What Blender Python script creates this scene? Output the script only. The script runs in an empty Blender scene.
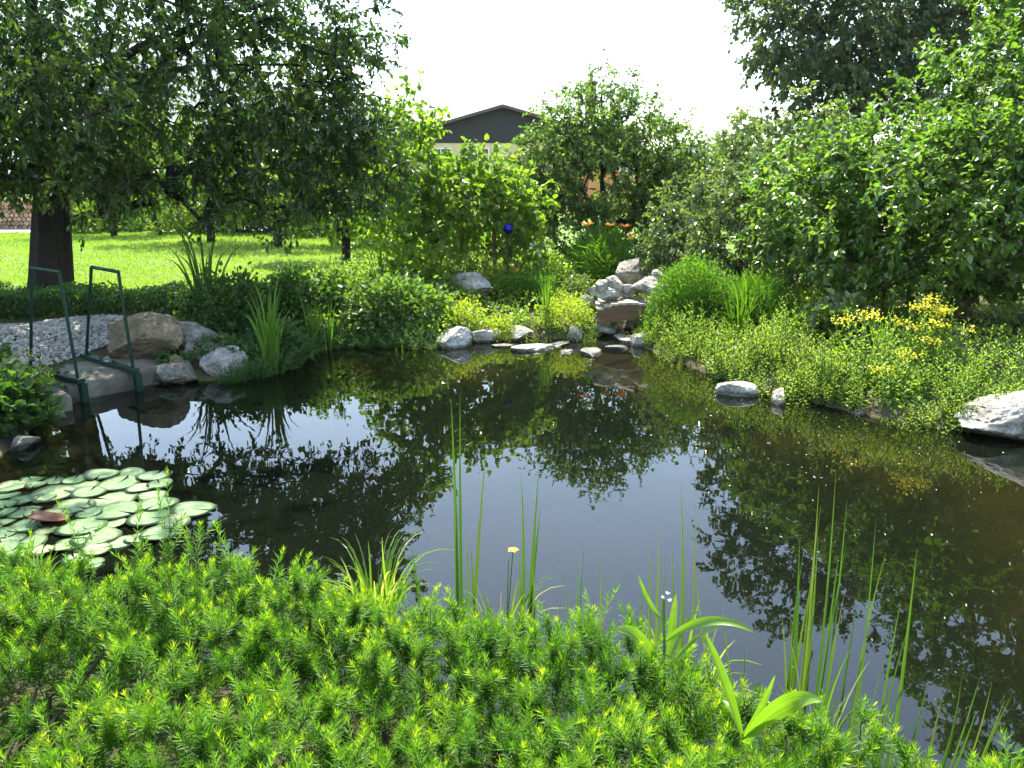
import bpy, math, random
import numpy as np
from mathutils import Vector, noise as mnoise

random.seed(11)
rng = np.random.default_rng(11)
S = bpy.context.scene
C = S.collection
R = math.radians

# ------------------------------------------------------------------ camera, sky, sun, exposure
F, PITCH, CAMZ = 796.0, R(14.0), 2.0
cam = bpy.data.cameras.new('camera')
cam.sensor_width = 36.0
cam.lens = 36.0 * F / 1024.0
cam.clip_start, cam.clip_end = 0.05, 20000
camo = bpy.data.objects.new('camera', cam)
camo.location = (0, 0, CAMZ)
camo.rotation_euler = (R(90) - PITCH, 0, 0)
C.objects.link(camo)
S.camera = camo

SUN_EL, SUN_AZ = 57.0, -7.0            # azimuth measured from +Y (the viewing direction) towards +X
w = bpy.data.worlds.new('World')
S.world = w
w.use_nodes = True
wn = w.node_tree
sky = wn.nodes.new('ShaderNodeTexSky')
sky.sky_type = 'NISHITA'
sky.sun_disc = False
sky.sun_elevation = R(SUN_EL)
sky.sun_rotation = R(SUN_AZ)
sky.air_density = 1.2
sky.dust_density = 0.5
sky.ozone_density = 0.3
wn.links.new(sky.outputs['Color'], wn.nodes['Background'].inputs['Color'])
wn.nodes['Background'].inputs['Strength'].default_value = 0.15

sun = bpy.data.lights.new('sun', 'SUN')
sun.energy = 5.0
sun.angle = R(0.53)
sun.color = (1.0, 0.95, 0.86)
suno = bpy.data.objects.new('sun', sun)
sd = Vector((math.sin(R(SUN_AZ)) * math.cos(R(SUN_EL)), math.cos(R(SUN_AZ)) * math.cos(R(SUN_EL)), math.sin(R(SUN_EL))))
suno.rotation_euler = (-sd).to_track_quat('-Z', 'Y').to_euler()
suno.location = sd * 60
C.objects.link(suno)

S.view_settings.view_transform = 'Standard'
S.view_settings.look = 'None'
S.view_settings.exposure = 2.05
S.view_settings.gamma = 1.0
S.view_settings.use_curve_mapping = False
S.render.engine = 'CYCLES'
cy = S.cycles
cy.max_bounces = 7
cy.diffuse_bounces = 3
cy.glossy_bounces = 3
cy.transmission_bounces = 5
cy.transparent_max_bounces = 8
cy.volume_bounces = 0
cy.caustics_reflective = False
cy.caustics_refractive = False
cy.sample_clamp_indirect = 6.0
cy.use_adaptive_sampling = False
cy.use_denoising = True
try:
    cy.denoiser = 'OPENIMAGEDENOISE'
    cy.denoising_input_passes = 'RGB_ALBEDO_NORMAL'
    cy.denoising_prefilter = 'ACCURATE'
except Exception:
    pass

# ------------------------------------------------------------------ pixel <-> world helpers (layout only)
cp, sp = math.cos(PITCH), math.sin(PITCH)
def ray(px, py):
    u, v = (px - 512) / F, (384 - py) / F
    return u, cp + v * sp, -sp + v * cp
def at(px, py, z=0.0):
    u, dy, dz = ray(px, py)
    t = (z - CAMZ) / dz
    return Vector((u * t, dy * t, z))
def atY(px, py, Y):
    u, dy, dz = ray(px, py)
    t = Y / dy
    return Vector((u * t, Y, CAMZ + dz * t))

# ------------------------------------------------------------------ object helpers
def tag(o, label=None, cat=None, group=None, kind=None):
    if label: o['label'] = label
    if cat: o['category'] = cat
    if group: o['group'] = group
    if kind: o['kind'] = kind
    return o
def thing(name, label, cat, loc=(0, 0, 0), rz=0.0, group=None):
    o = bpy.data.objects.new(name, None)
    o.empty_display_size = 0.2
    C.objects.link(o)
    o.location = loc
    o.rotation_euler = (0, 0, rz)
    return tag(o, label, cat, group)
def link(name, me, mat=None, parent=None):
    o = bpy.data.objects.new(name, me)
    C.objects.link(o)
    if mat is not None:
        if not me.materials: me.materials.append(mat)
    if parent is not None: o.parent = parent
    return o
def copy_thing(root, loc, rz=0.0, sc=1.0, label=None):
    r = root.copy(); C.objects.link(r)
    r.location = loc; r.rotation_euler = (0, 0, rz); r.scale = (sc, sc, sc)
    if label: r['label'] = label
    for ch in list(root.children):
        c = ch.copy(); C.objects.link(c); c.parent = r
        for g in list(ch.children):
            d = g.copy(); C.objects.link(d); d.parent = c
    return r

def mesh(name, V, faces, attr=None, smooth=False):
    """V (n,3); faces = list of int arrays (m,k)."""
    V = np.asarray(V, np.float32)
    me = bpy.data.meshes.new(name)
    faces = [np.asarray(f, np.int32) for f in faces if len(f)]
    nl = sum(f.size for f in faces); nf = sum(len(f) for f in faces)
    me.vertices.add(len(V)); me.vertices.foreach_set('co', V.ravel())
    me.loops.add(nl); me.polygons.add(nf)
    me.loops.foreach_set('vertex_index', np.concatenate([f.ravel() for f in faces]))
    tot = np.concatenate([np.full(len(f), f.shape[1], np.int32) for f in faces])
    st = np.concatenate([[0], np.cumsum(tot)[:-1]]).astype(np.int32)
    me.polygons.foreach_set('loop_start', st)
    try: me.polygons.foreach_set('loop_total', tot)
    except Exception: pass
    me.polygons.foreach_set('use_smooth', np.full(nf, bool(smooth)))
    if attr is not None:
        a = me.attributes.new('v', 'FLOAT', 'POINT')
        a.data.foreach_set('value', np.asarray(attr, np.float32))
    me.update(calc_edges=True)
    me.validate()
    return me

class MB:
    """collects pieces into one mesh"""
    def __init__(s): s.V = []; s.F = {}; s.A = []; s.n = 0
    def add(s, V, faces, a=0.5):
        V = np.asarray(V, float)
        s.V.append(V)
        s.A.append(np.broadcast_to(np.asarray(a, float), (len(V),)))
        for f in faces:
            f = np.asarray(f, np.int64)
            if len(f): s.F.setdefault(f.shape[1], []).append(f + s.n)
        s.n += len(V)
    def build(s, name, mat, parent=None, smooth=False):
        V = np.concatenate(s.V)
        me = mesh(name, V, [np.concatenate(v) for v in s.F.values()], np.concatenate(s.A), smooth)
        return link(name, me, mat, parent)
    # --- primitives
    def box(s, c, d, rz=0.0, a=0.5, tilt=None):
        x, y, z = np.array(d) / 2
        V = np.array([(-x,-y,-z),(x,-y,-z),(x,y,-z),(-x,y,-z),(-x,-y,z),(x,-y,z),(x,y,z),(-x,y,z)])
        if tilt is not None: V = V @ np.array(tilt).T
        cz, sz = math.cos(rz), math.sin(rz)
        V = V @ np.array([[cz, sz, 0], [-sz, cz, 0], [0, 0, 1]]) + np.array(c)
        s.add(V, [[(0,3,2,1),(4,5,6,7),(0,1,5,4),(1,2,6,5),(2,3,7,6),(3,0,4,7)]], a)
    def tube(s, P, rad, k=8, a=0.5, caps=True, ridge=0):
        P = np.asarray(P, float); m = len(P)
        rad = np.broadcast_to(np.asarray(rad, float), (m,))
        T = np.gradient(P, axis=0) if m > 2 else np.repeat((P[1] - P[0])[None], m, 0)
        T /= np.linalg.norm(T, axis=1)[:, None] + 1e-9
        ref = np.array([1.0, 0.13, 0.07]) if abs(T[0][2]) > 0.8 else np.array([0.05, 0.03, 1.0])
        X = np.cross(T, ref); X /= np.linalg.norm(X, axis=1)[:, None] + 1e-9
        Y = np.cross(T, X)
        an = np.arange(k) * 2 * math.pi / k
        rd = rad[:, None, None] * (1 + ridge * (np.sin(an * 7) + .8 * np.sin(an * 11 + 1.0) + .6 * np.sin(an * 5 + 2 + np.arange(m)[:, None] * .5)))[..., None] if ridge else rad[:, None, None]
        V = (P[:, None] + rd * (np.cos(an)[None, :, None] * X[:, None] + np.sin(an)[None, :, None] * Y[:, None])).reshape(-1, 3)
        i = np.arange(m - 1)[:, None] * k; j = np.arange(k)[None]
        q = np.stack([i + j, i + (j + 1) % k, i + k + (j + 1) % k, i + k + j], -1).reshape(-1, 4)
        fs = [q]
        if caps: fs.append(np.array([np.arange(k)[::-1], (m - 1) * k + np.arange(k)]))
        s.add(V, fs, np.repeat(np.broadcast_to(np.asarray(a, float), (m,)), k))
    def lathe(s, prof, k=20, c=(0, 0, 0), a=0.5):
        prof = np.asarray(prof, float); m = len(prof)
        an = np.arange(k) * 2 * math.pi / k
        V = np.stack([prof[:, 0][:, None] * np.cos(an), prof[:, 0][:, None] * np.sin(an), np.repeat(prof[:, 1][:, None], k, 1)], -1).reshape(-1, 3) + np.array(c)
        i = np.arange(m - 1)[:, None] * k; j = np.arange(k)[None]
        q = np.stack([i + j, i + (j + 1) % k, i + k + (j + 1) % k, i + k + j], -1).reshape(-1, 4)
        s.add(V, [q, np.array([np.arange(k)[::-1], (m - 1) * k + np.arange(k)])], a)
    # --- leaves: base P, axis D, normal N, length L, width W
    def leaves(s, P, D, N, L, W, a, kind='kite', fold=0.18, droop=0.12):
        n = len(P)
        if n == 0: return
        D = D / (np.linalg.norm(D, axis=1)[:, None] + 1e-9)
        N = N - (N * D).sum(1)[:, None] * D
        N /= np.linalg.norm(N, axis=1)[:, None] + 1e-9
        B = np.cross(D, N)
        L = np.broadcast_to(L, (n,))[:, None]; W = np.broadcast_to(W, (n,))[:, None]
        dn = np.array([0, 0, -1.0])
        if kind == 'kite':
            mid = P + D * L * 0.45 + N * W * fold
            V = np.stack([P, mid - B * W / 2, P + D * L + dn * L * droop, mid + B * W / 2], 1)
            f = np.arange(n)[:, None] * 4
            s.add(V.reshape(-1, 3), [np.concatenate([f + [0, 1, 2], f + [0, 2, 3]])], np.repeat(a, 4))
        elif kind == 'needle':
            mid = P + D * L * 0.5
            V = np.stack([P - B * W * .35, P + B * W * .35, mid + B * W / 2, P + D * L, mid - B * W / 2], 1)
            f = np.arange(n)[:, None] * 5
            s.add(V.reshape(-1, 3), [f + [0, 1, 2, 4], f + [4, 2, 3]], np.repeat(a, 5))
        else:  # broad, pointed-oval: two quads either side of the midrib
            m1 = P + D * L * .22 + N * W * fold; m2 = P + D * L * .62 + N * W * fold * .8 + dn * L * droop * .35
            V = np.stack([P, m1 - B * W * .46, m2 - B * W * .42, P + D * L + dn * L * droop, m2 + B * W * .42, m1 + B * W * .46], 1)
            f = np.arange(n)[:, None] * 6
            s.add(V.reshape(-1, 3), [f + [0, 1, 2, 3], f + [0, 3, 4, 5]], np.repeat(a, 6))
    def blade(s, base, tip, width, bend=(0, 0, 0), n=7, a=0.5, flat=None, taper=1.0, fold=.25):
        """a long strap leaf from base to tip, folded a little along its midrib"""
        base = np.array(base, float); tip = np.array(tip, float); bend = np.array(bend, float)
        t = np.linspace(0, 1, n)[:, None]
        P = base + (tip - base) * t + bend * (4 * t * (1 - t))
        T = np.gradient(P, axis=0); T /= np.linalg.norm(T, axis=1)[:, None]
        fl = np.array(flat if flat is not None else (random.gauss(0, 1), random.gauss(0, 1), 0.1), float)
        B = np.cross(T, fl); B /= np.linalg.norm(B, axis=1)[:, None] + 1e-9
        N = np.cross(B, T)
        ww = width * np.minimum(1, (0.55 + 1.2 * t)) * (1 - t ** (2.2 * taper)) + 0.0006
        V = np.stack([P - B * ww / 2, P - N * ww * fold, P + B * ww / 2], 1).reshape(-1, 3)
        i = np.arange(n - 1)[:, None] * 3
        f = np.concatenate([i + [0, 1, 4, 3], i + [1, 2, 5, 4]])
        s.add(V, [f], np.repeat(np.clip(a + 0.15 * (t[:, 0] - .5), 0, 1), 3))

def unit(a): return a / (np.linalg.norm(a, axis=-1, keepdims=True) + 1e-9)
def rnd(n): return unit(rng.normal(size=(n, 3)))

# ------------------------------------------------------------------ materials
def newmat(name):
    m = bpy.data.materials.new(name); m.use_nodes = True
    nt = m.node_tree
    return m, nt, nt.nodes['Principled BSDF'], nt.nodes['Material Output']
def ramp(nt, src, cols, pos=None):
    r = nt.nodes.new('ShaderNodeValToRGB')
    el = r.color_ramp.elements
    pos = pos or [i / (len(cols) - 1) for i in range(len(cols))]
    while len(el) < len(cols): el.new(0.5)
    for e, p, c in zip(el, pos, cols): e.position = p; e.color = (*c, 1)
    nt.links.new(src, r.inputs[0])
    return r
def leafmat(name, cols, trans=0.42, rough=0.38, spec=0.5, tcol=(1.75, 1.95, 0.6), pos=None):
    if trans > 0 and 'petal' not in name:
        kr, kb = (1.08, .8) if name in ('needle', 'leaf_box', 'lance', 'blade', 'sedge') else (1.12, 1.1)
        cols = [(c[0] * kr, c[1], c[2] * kb) for c in cols]
    m, nt, b, out = newmat(name)
    at_ = nt.nodes.new('ShaderNodeAttribute'); at_.attribute_name = 'v'
    r = ramp(nt, at_.outputs['Fac'], cols, pos)
    nt.links.new(r.outputs[0], b.inputs['Base Color'])
    b.inputs['Roughness'].default_value = rough
    b.inputs['Specular IOR Level'].default_value = spec
    tr = nt.nodes.new('ShaderNodeBsdfTranslucent')
    mu = nt.nodes.new('ShaderNodeMix'); mu.data_type = 'RGBA'; mu.blend_type = 'MULTIPLY'; mu.inputs[0].default_value = 1
    nt.links.new(r.outputs[0], mu.inputs[6]); mu.inputs[7].default_value = (*tcol, 1)
    nt.links.new(mu.outputs[2], tr.inputs['Color'])
    mx = nt.nodes.new('ShaderNodeMixShader'); mx.inputs[0].default_value = trans
    nt.links.new(b.outputs[0], mx.inputs[1]); nt.links.new(tr.outputs[0], mx.inputs[2])
    nt.links.new(mx.outputs[0], out.inputs['Surface'])
    return m
def noisemat(name, cols, scale=5.0, rough=0.8, detail=6, bump=0.0, bscale=None, spec=0.3, pos=None, metal=0.0, coords='Object', stretch=None):
    m, nt, b, out = newmat(name)
    tc = nt.nodes.new('ShaderNodeTexCoord')
    src = tc.outputs[coords]
    if stretch:
        mp = nt.nodes.new('ShaderNodeMapping'); mp.inputs['Scale'].default_value = stretch
        nt.links.new(src, mp.inputs[0]); src = mp.outputs[0]
    n = nt.nodes.new('ShaderNodeTexNoise'); n.inputs['Scale'].default_value = scale; n.inputs['Detail'].default_value = detail
    nt.links.new(src, n.inputs['Vector'])
    r = ramp(nt, n.outputs['Fac'], cols, pos or [0.3 + 0.4 * i / (len(cols) - 1) for i in range(len(cols))])
    nt.links.new(r.outputs[0], b.inputs['Base Color'])
    b.inputs['Roughness'].default_value = rough; b.inputs['Specular IOR Level'].default_value = spec
    b.inputs['Metallic'].default_value = metal
    if bump:
        n2 = nt.nodes.new('ShaderNodeTexNoise'); n2.inputs['Scale'].default_value = bscale or scale * 3; n2.inputs['Detail'].default_value = 8
        nt.links.new(src, n2.inputs['Vector'])
        bp = nt.nodes.new('ShaderNodeBump'); bp.inputs['Strength'].default_value = bump; bp.inputs['Distance'].default_value = 0.05
        nt.links.new(n2.outputs['Fac'], bp.inputs['Height']); nt.links.new(bp.outputs[0], b.inputs['Normal'])
    return m

M = {}
M['bark'] = noisemat('bark', [(.007, .006, .0045), (.026, .020, .015)], 6, .9, bump=1.0, bscale=9, stretch=(1, 1, .22))
M['twig'] = noisemat('twig', [(.05, .038, .025), (.11, .085, .06)], 9, .85)
M['green_stem'] = noisemat('green_stem', [(.05, .11, .02), (.09, .17, .03)], 9, .6)
M['leaf_walnut'] = leafmat('leaf_walnut', [(.016, .040, .009), (.034, .074, .013), (.085, .14, .022)], .44, .36, pos=[0, .5, .95])
M['leaf_hazel'] = leafmat('leaf_hazel', [(.038, .092, .014), (.078, .155, .024), (.135, .215, .038)], .48, .32, .7)
M['leaf_dark'] = leafmat('leaf_dark', [(.030, .054, .022), (.05, .08, .03), (.09, .12, .045)], .35, .38)
M['leaf_pear'] = leafmat('leaf_pear', [(.035, .075, .018), (.07, .13, .028), (.14, .20, .05)], .55, .30, .7)
M['leaf_lime'] = leafmat('leaf_lime', [(.075, .15, .016), (.12, .21, .022), (.175, .26, .03)], .52, .4)
M['leaf_fruit'] = leafmat('leaf_fruit', [(.06, .115, .014), (.10, .17, .02), (.17, .23, .025)], .5, .4)
M['leaf_vib'] = leafmat('leaf_vib', [(.05, .095, .028), (.09, .145, .045), (.16, .21, .07)], .42, .26, .9)
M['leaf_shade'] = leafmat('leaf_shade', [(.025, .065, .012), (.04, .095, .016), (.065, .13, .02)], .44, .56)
M['leaf_hosta'] = leafmat('leaf_hosta', [(.055, .12, .024), (.085, .16, .032), (.13, .21, .05)], .42, .28, .8)
M['leaf_bed'] = leafmat('leaf_bed', [(.09, .165, .018), (.15, .245, .026), (.23, .32, .042)], .47, .4)
M['leaf_gold'] = leafmat('leaf_gold', [(.15, .21, .022), (.22, .295, .03), (.31, .38, .042)], .46, .42)
M['leaf_box'] = leafmat('leaf_box', [(.028, .085, .010), (.06, .15, .013), (.12, .225, .02)], .38, .5, .3)
M['blade'] = leafmat('blade', [(.045, .11, .014), (.075, .165, .02), (.12, .22, .03)], .42, .34)
M['blade_dark'] = leafmat('blade_dark', [(.02, .05, .012), (.035, .08, .016), (.055, .11, .02)], .35, .34)
M['reed'] = leafmat('reed', [(.028, .075, .016), (.05, .115, .02), (.11, .13, .03)], .35, .36)
M['sedge'] = leafmat('sedge', [(.07, .15, .02), (.13, .22, .035), (.38, .40, .20)], .42, .4)
M['lance'] = leafmat('lance', [(.06, .14, .016), (.10, .20, .02), (.17, .27, .04)], .42, .36, .5)
M['grass'] = leafmat('grass', [(.105, .19, .024), (.15, .245, .034), (.21, .30, .05)], .45, .45)
M['needle'] = leafmat('needle', [(.014, .05, .008), (.05, .14, .010), (.115, .235, .014), (.32, .38, .02)], .42, .5, .2, pos=[0, .35, .75, 1])
M['petal_yellow'] = leafmat('petal_yellow', [(.72, .60, .02), (.8, .70, .03), (.85, .78, .05)], .3, .5, tcol=(1, 1, .8))
M['petal_orange'] = leafmat('petal_orange', [(.75, .16, .02), (.8, .22, .03), (.8, .3, .05)], .3, .5, tcol=(1, 1, .8))
M['petal_white'] = leafmat('petal_white', [(.7, .7, .66), (.78, .78, .74), (.8, .8, .78)], .3, .5, tcol=(1, 1, 1))
M['petal_red'] = leafmat('petal_red', [(.5, .02, .03), (.6, .03, .04), (.6, .06, .06)], .3, .5, tcol=(1, 1, 1))
def rockmat(name, cols, moss=.5, scale=4.5):
    m = noisemat(name, cols, scale, .85, 9, bump=1.0, bscale=11, pos=[.30, .5, .68])
    nt = m.node_tree; b = nt.nodes['Principled BSDF']
    base = b.inputs['Base Color'].links[0].from_socket
    tc = nt.nodes.new('ShaderNodeTexCoord'); ge = nt.nodes.new('ShaderNodeNewGeometry')
    # dark speckle
    n = nt.nodes.new('ShaderNodeTexNoise'); n.inputs['Scale'].default_value = 34; n.inputs['Detail'].default_value = 4; nt.links.new(tc.outputs['Object'], n.inputs['Vector'])
    r = ramp(nt, n.outputs['Fac'], [(.45, .44, .42), (1, 1, 1), (1.15, 1.13, 1.1)], [.34, .48, .7])
    mu = nt.nodes.new('ShaderNodeMix'); mu.data_type = 'RGBA'; mu.blend_type = 'MULTIPLY'; mu.inputs[0].default_value = .8
    nt.links.new(base, mu.inputs[6]); nt.links.new(r.outputs[0], mu.inputs[7])
    # moss and lichen patches
    n2 = nt.nodes.new('ShaderNodeTexNoise'); n2.inputs['Scale'].default_value = 5.5; n2.inputs['Detail'].default_value = 8; nt.links.new(ge.outputs['Position'], n2.inputs['Vector'])
    r2 = ramp(nt, n2.outputs['Fac'], [(0, 0, 0), (1, 1, 1)], [.56, .68])
    k = nt.nodes.new('ShaderNodeMath'); k.operation = 'MULTIPLY'; k.inputs[1].default_value = moss; nt.links.new(r2.outputs[0], k.inputs[0])
    mx = nt.nodes.new('ShaderNodeMix'); mx.data_type = 'RGBA'; nt.links.new(k.outputs[0], mx.inputs[0]); nt.links.new(mu.outputs[2], mx.inputs[6]); mx.inputs[7].default_value = (.075, .085, .025, 1)
    # wet line
    sx = nt.nodes.new('ShaderNodeSeparateXYZ'); nt.links.new(ge.outputs['Position'], sx.inputs[0])
    ad = nt.nodes.new('ShaderNodeMath'); ad.operation = 'MULTIPLY_ADD'; ad.inputs[1].default_value = .05; nt.links.new(n2.outputs['Fac'], ad.inputs[0]); nt.links.new(sx.outputs['Z'], ad.inputs[2])
    mr = nt.nodes.new('ShaderNodeMapRange'); mr.inputs[1].default_value = .075; mr.inputs[2].default_value = .05; nt.links.new(ad.outputs[0], mr.inputs[0])
    wt = nt.nodes.new('ShaderNodeMix'); wt.data_type = 'RGBA'; wt.blend_type = 'MULTIPLY'; nt.links.new(mr.outputs[0], wt.inputs[0]); nt.links.new(mx.outputs[2], wt.inputs[6]); wt.inputs[7].default_value = (.32, .31, .27, 1)
    nt.links.new(wt.outputs[2], b.inputs['Base Color'])
    rr = nt.nodes.new('ShaderNodeMapRange'); rr.inputs[3].default_value = .85; rr.inputs[4].default_value = .3; nt.links.new(mr.outputs[0], rr.inputs[0]); nt.links.new(rr.outputs[0], b.inputs['Roughness'])
    return m
M['rock'] = rockmat('rock', [(.15, .137, .11), (.30, .28, .235), (.46, .435, .38)], .45)
M['rock_dark'] = rockmat('rock_dark', [(.08, .071, .054), (.16, .145, .112), (.27, .247, .195)], .5)
M['rock_moss'] = rockmat('rock_moss', [(.07, .060, .030), (.155, .118, .066), (.27, .21, .13)], .8, 3.2)
M['slab'] = noisemat('slab', [(.07, .060, .042), (.13, .114, .082), (.19, .168, .125)], 3, .85, 9, bump=.6, bscale=12)
M['pebble'] = leafmat('pebble', [(.13, .115, .09), (.25, .225, .18), (.40, .37, .31)], 0.0, .8)
M['rail'] = noisemat('rail', [(.003, .022, .012), (.006, .034, .018)], 7, .55, bump=.05, spec=.25)
M['steel'] = noisemat('steel', [(.25, .25, .24), (.42, .42, .40)], 12, .45, metal=.8)
M['wood_brown'] = noisemat('wood_brown', [(.09, .05, .025), (.15, .085, .045)], 6, .7, bump=.3, stretch=(.4, 3, 3))
M['plank'] = noisemat('plank', [(.26, .22, .16), (.42, .36, .27)], 5, .75, bump=.3, stretch=(3, .5, 3))
M['stake'] = noisemat('stake', [(.11, .075, .045), (.18, .13, .08)], 8, .85)
M['plaster_cream'] = noisemat('plaster_cream', [(.62, .47, .24), (.68, .53, .29)], 2, .9)
M['plaster_orange'] = noisemat('plaster_orange', [(.62, .25, .10), (.68, .30, .13)], 2, .9)
M['timber_dark'] = noisemat('timber_dark', [(.018, .018, .018), (.04, .038, .035)], 5, .8, stretch=(6, 6, .5))
M['roof'] = noisemat('roof', [(.07, .05, .042), (.13, .09, .075)], 4, .85, bump=.4)
M['white_paint'] = noisemat('white_paint', [(.74, .74, .72), (.8, .8, .79)], 3, .5)
M['glass'] = noisemat('glass', [(.02, .025, .03), (.04, .045, .05)], 2, .08, spec=.6)
M['shutter'] = noisemat('shutter', [(.05, .022, .014), (.085, .035, .022)], 6, .7)
M['pale_panel'] = noisemat('pale_panel', [(.38, .50, .56), (.46, .57, .62)], 3, .5)
M['brick'] = noisemat('brick', [(.12, .07, .05), (.2, .12, .09)], 8, .9)
M['log_end'] = leafmat('log_end', [(.16, .09, .05), (.28, .17, .10), (.42, .28, .17)], 0, .9)
M['shed'] = noisemat('shed', [(.07, .05, .04), (.13, .10, .08)], 5, .85, stretch=(5, 5, .4))
M['car'] = noisemat('car', [(.40, .43, .46), (.44, .47, .5)], 1, .3, metal=.3, spec=.6)
M['rubber'] = noisemat('rubber', [(.015, .015, .016), (.03, .03, .03)], 9, .8)
M['lamp_red'] = noisemat('lamp_red', [(.5, .01, .015), (.6, .02, .02)], 4, .25)
M['hills'] = noisemat('hills', [(.035, .06, .03), (.06, .085, .045)], .02, .95, coords='Object')
M['road'] = noisemat('road', [(.42, .39, .34), (.55, .52, .46)], 6, .9, bump=.3)
M['pad_red'] = noisemat('pad_red', [(.07, .022, .010), (.16, .055, .016)], 12, .5)
M['debris'] = leafmat('debris', [(.25, .30, .05), (.5, .5, .3), (.75, .75, .7)], .3, .6)

# lily pad: pale matt green with radiating veins and a lighter patch
def padmat():
    m, nt, b, out = newmat('lily_pad_leaf')
    oi_ = nt.nodes.new('ShaderNodeObjectInfo')
    r = ramp(nt, oi_.outputs['Random'], [(.10, .17, .065), (.13, .21, .085), (.18, .25, .115), (.22, .26, .105)], [0, .45, .85, 1])
    tc = nt.nodes.new('ShaderNodeTexCoord')
    n = nt.nodes.new('ShaderNodeTexNoise'); n.inputs['Scale'].default_value = 3.5; n.inputs['Detail'].default_value = 6
    nt.links.new(tc.outputs['Object'], n.inputs['Vector'])
    r2 = ramp(nt, n.outputs['Fac'], [(.62, .66, .5), (1.0, 1.0, 1.0), (1.2, 1.15, 1.1)], [.3, .5, .7])
    mu = nt.nodes.new('ShaderNodeMix'); mu.data_type = 'RGBA'; mu.blend_type = 'MULTIPLY'; mu.inputs[0].default_value = 1
    nt.links.new(r.outputs[0], mu.inputs[6]); nt.links.new(r2.outputs[0], mu.inputs[7])
    # radiating veins
    g = nt.nodes.new('ShaderNodeTexGradient'); g.gradient_type = 'RADIAL'; nt.links.new(tc.outputs['Object'], g.inputs['Vector'])
    k = nt.nodes.new('ShaderNodeMath'); k.operation = 'MULTIPLY'; k.inputs[1].default_value = 2 * math.pi * 13; nt.links.new(g.outputs['Fac'], k.inputs[0])
    c = nt.nodes.new('ShaderNodeMath'); c.operation = 'COSINE'; nt.links.new(k.outputs[0], c.inputs[0])
    r3 = ramp(nt, c.outputs[0], [(1, 1, 1), (1.35, 1.3, 1.15)], [.80, 1.0])
    mu2 = nt.nodes.new('ShaderNodeMix'); mu2.data_type = 'RGBA'; mu2.blend_type = 'MULTIPLY'; mu2.inputs[0].default_value = .8
    nt.links.new(mu.outputs[2], mu2.inputs[6]); nt.links.new(r3.outputs[0], mu2.inputs[7])
    # browned rim
    ln = nt.nodes.new('ShaderNodeVectorMath'); ln.operation = 'LENGTH'; nt.links.new(tc.outputs['Object'], ln.inputs[0])
    r4 = ramp(nt, ln.outputs['Value'], [(1, 1, 1), (.72, .55, .42)], [.90, 1.0])
    mu3 = nt.nodes.new('ShaderNodeMix'); mu3.data_type = 'RGBA'; mu3.blend_type = 'MULTIPLY'; mu3.inputs[0].default_value = .8
    nt.links.new(mu2.outputs[2], mu3.inputs[6]); nt.links.new(r4.outputs[0], mu3.inputs[7])
    nt.links.new(mu3.outputs[2], b.inputs['Base Color'])
    b.inputs['Roughness'].default_value = .38; b.inputs['Specular IOR Level'].default_value = .45
    return m
M['pad'] = padmat()

# blue gazing ball
def ballmat():
    m, nt, b, out = newmat('blue_mirror_glass')
    b.inputs['Base Color'].default_value = (.015, .012, .30, 1)
    b.inputs['Metallic'].default_value = .75; b.inputs['Roughness'].default_value = .12
    return m
M['ball'] = ballmat()

# ------------------------------------------------------------------ pond outline and the ground
pond_px = [(425, 347), (445, 345), (500, 340), (560, 338), (596, 338), (602, 327), (628, 325), (636, 336), (645, 347), (668, 358), (705, 372), (760, 388),
           (820, 404), (880, 418), (945, 429), (985, 431), (1045, 440), (1110, 478)]
pond = [tuple(at(x, y)[:2]) for x, y in pond_px]
pond += [(4.3, 4.5), (3.9, 3.8), (3.3, 3.1), (2.6, 2.0), (1.7, 1.75), (0.9, 2.2), (0.2, 2.5), (-.8, 2.76), (-1.8, 2.95), (-3.0, 3.3), (-4.2, 3.9), (-4.7, 4.7)]
pond += [tuple(at(x, y)[:2]) for x, y in [(-20, 470), (18, 440), (50, 412), (85, 398), (135, 386), (170, 382), (215, 380), (258, 376), (292, 368), (316, 351), (350, 346), (390, 346)]]
pond = np.array(pond)
def poly_sd(x, y, poly):
    x = np.asarray(x, float); y = np.asarray(y, float)
    d = np.full(x.shape, 1e18); ins = np.zeros(x.shape, bool)
    n = len(poly)
    for i in range(n):
        ax, ay = poly[i]; bx, by = poly[(i + 1) % n]
        ex, ey = bx - ax, by - ay
        t = np.clip(((x - ax) * ex + (y - ay) * ey) / (ex * ex + ey * ey + 1e-12), 0, 1)
        d = np.minimum(d, (x - ax - t * ex) ** 2 + (y - ay - t * ey) ** 2)
        c = ((ay > y) != (by > y)) & (x < (bx - ax) * (y - ay) / (by - ay + 1e-12) + ax)
        ins ^= c
    d = np.sqrt(d)
    return np.where(ins, -d, d)
def sstep(a, b, x):
    t = np.clip((x - a) / (b - a), 0, 1); return t * t * (3 - 2 * t)
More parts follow.
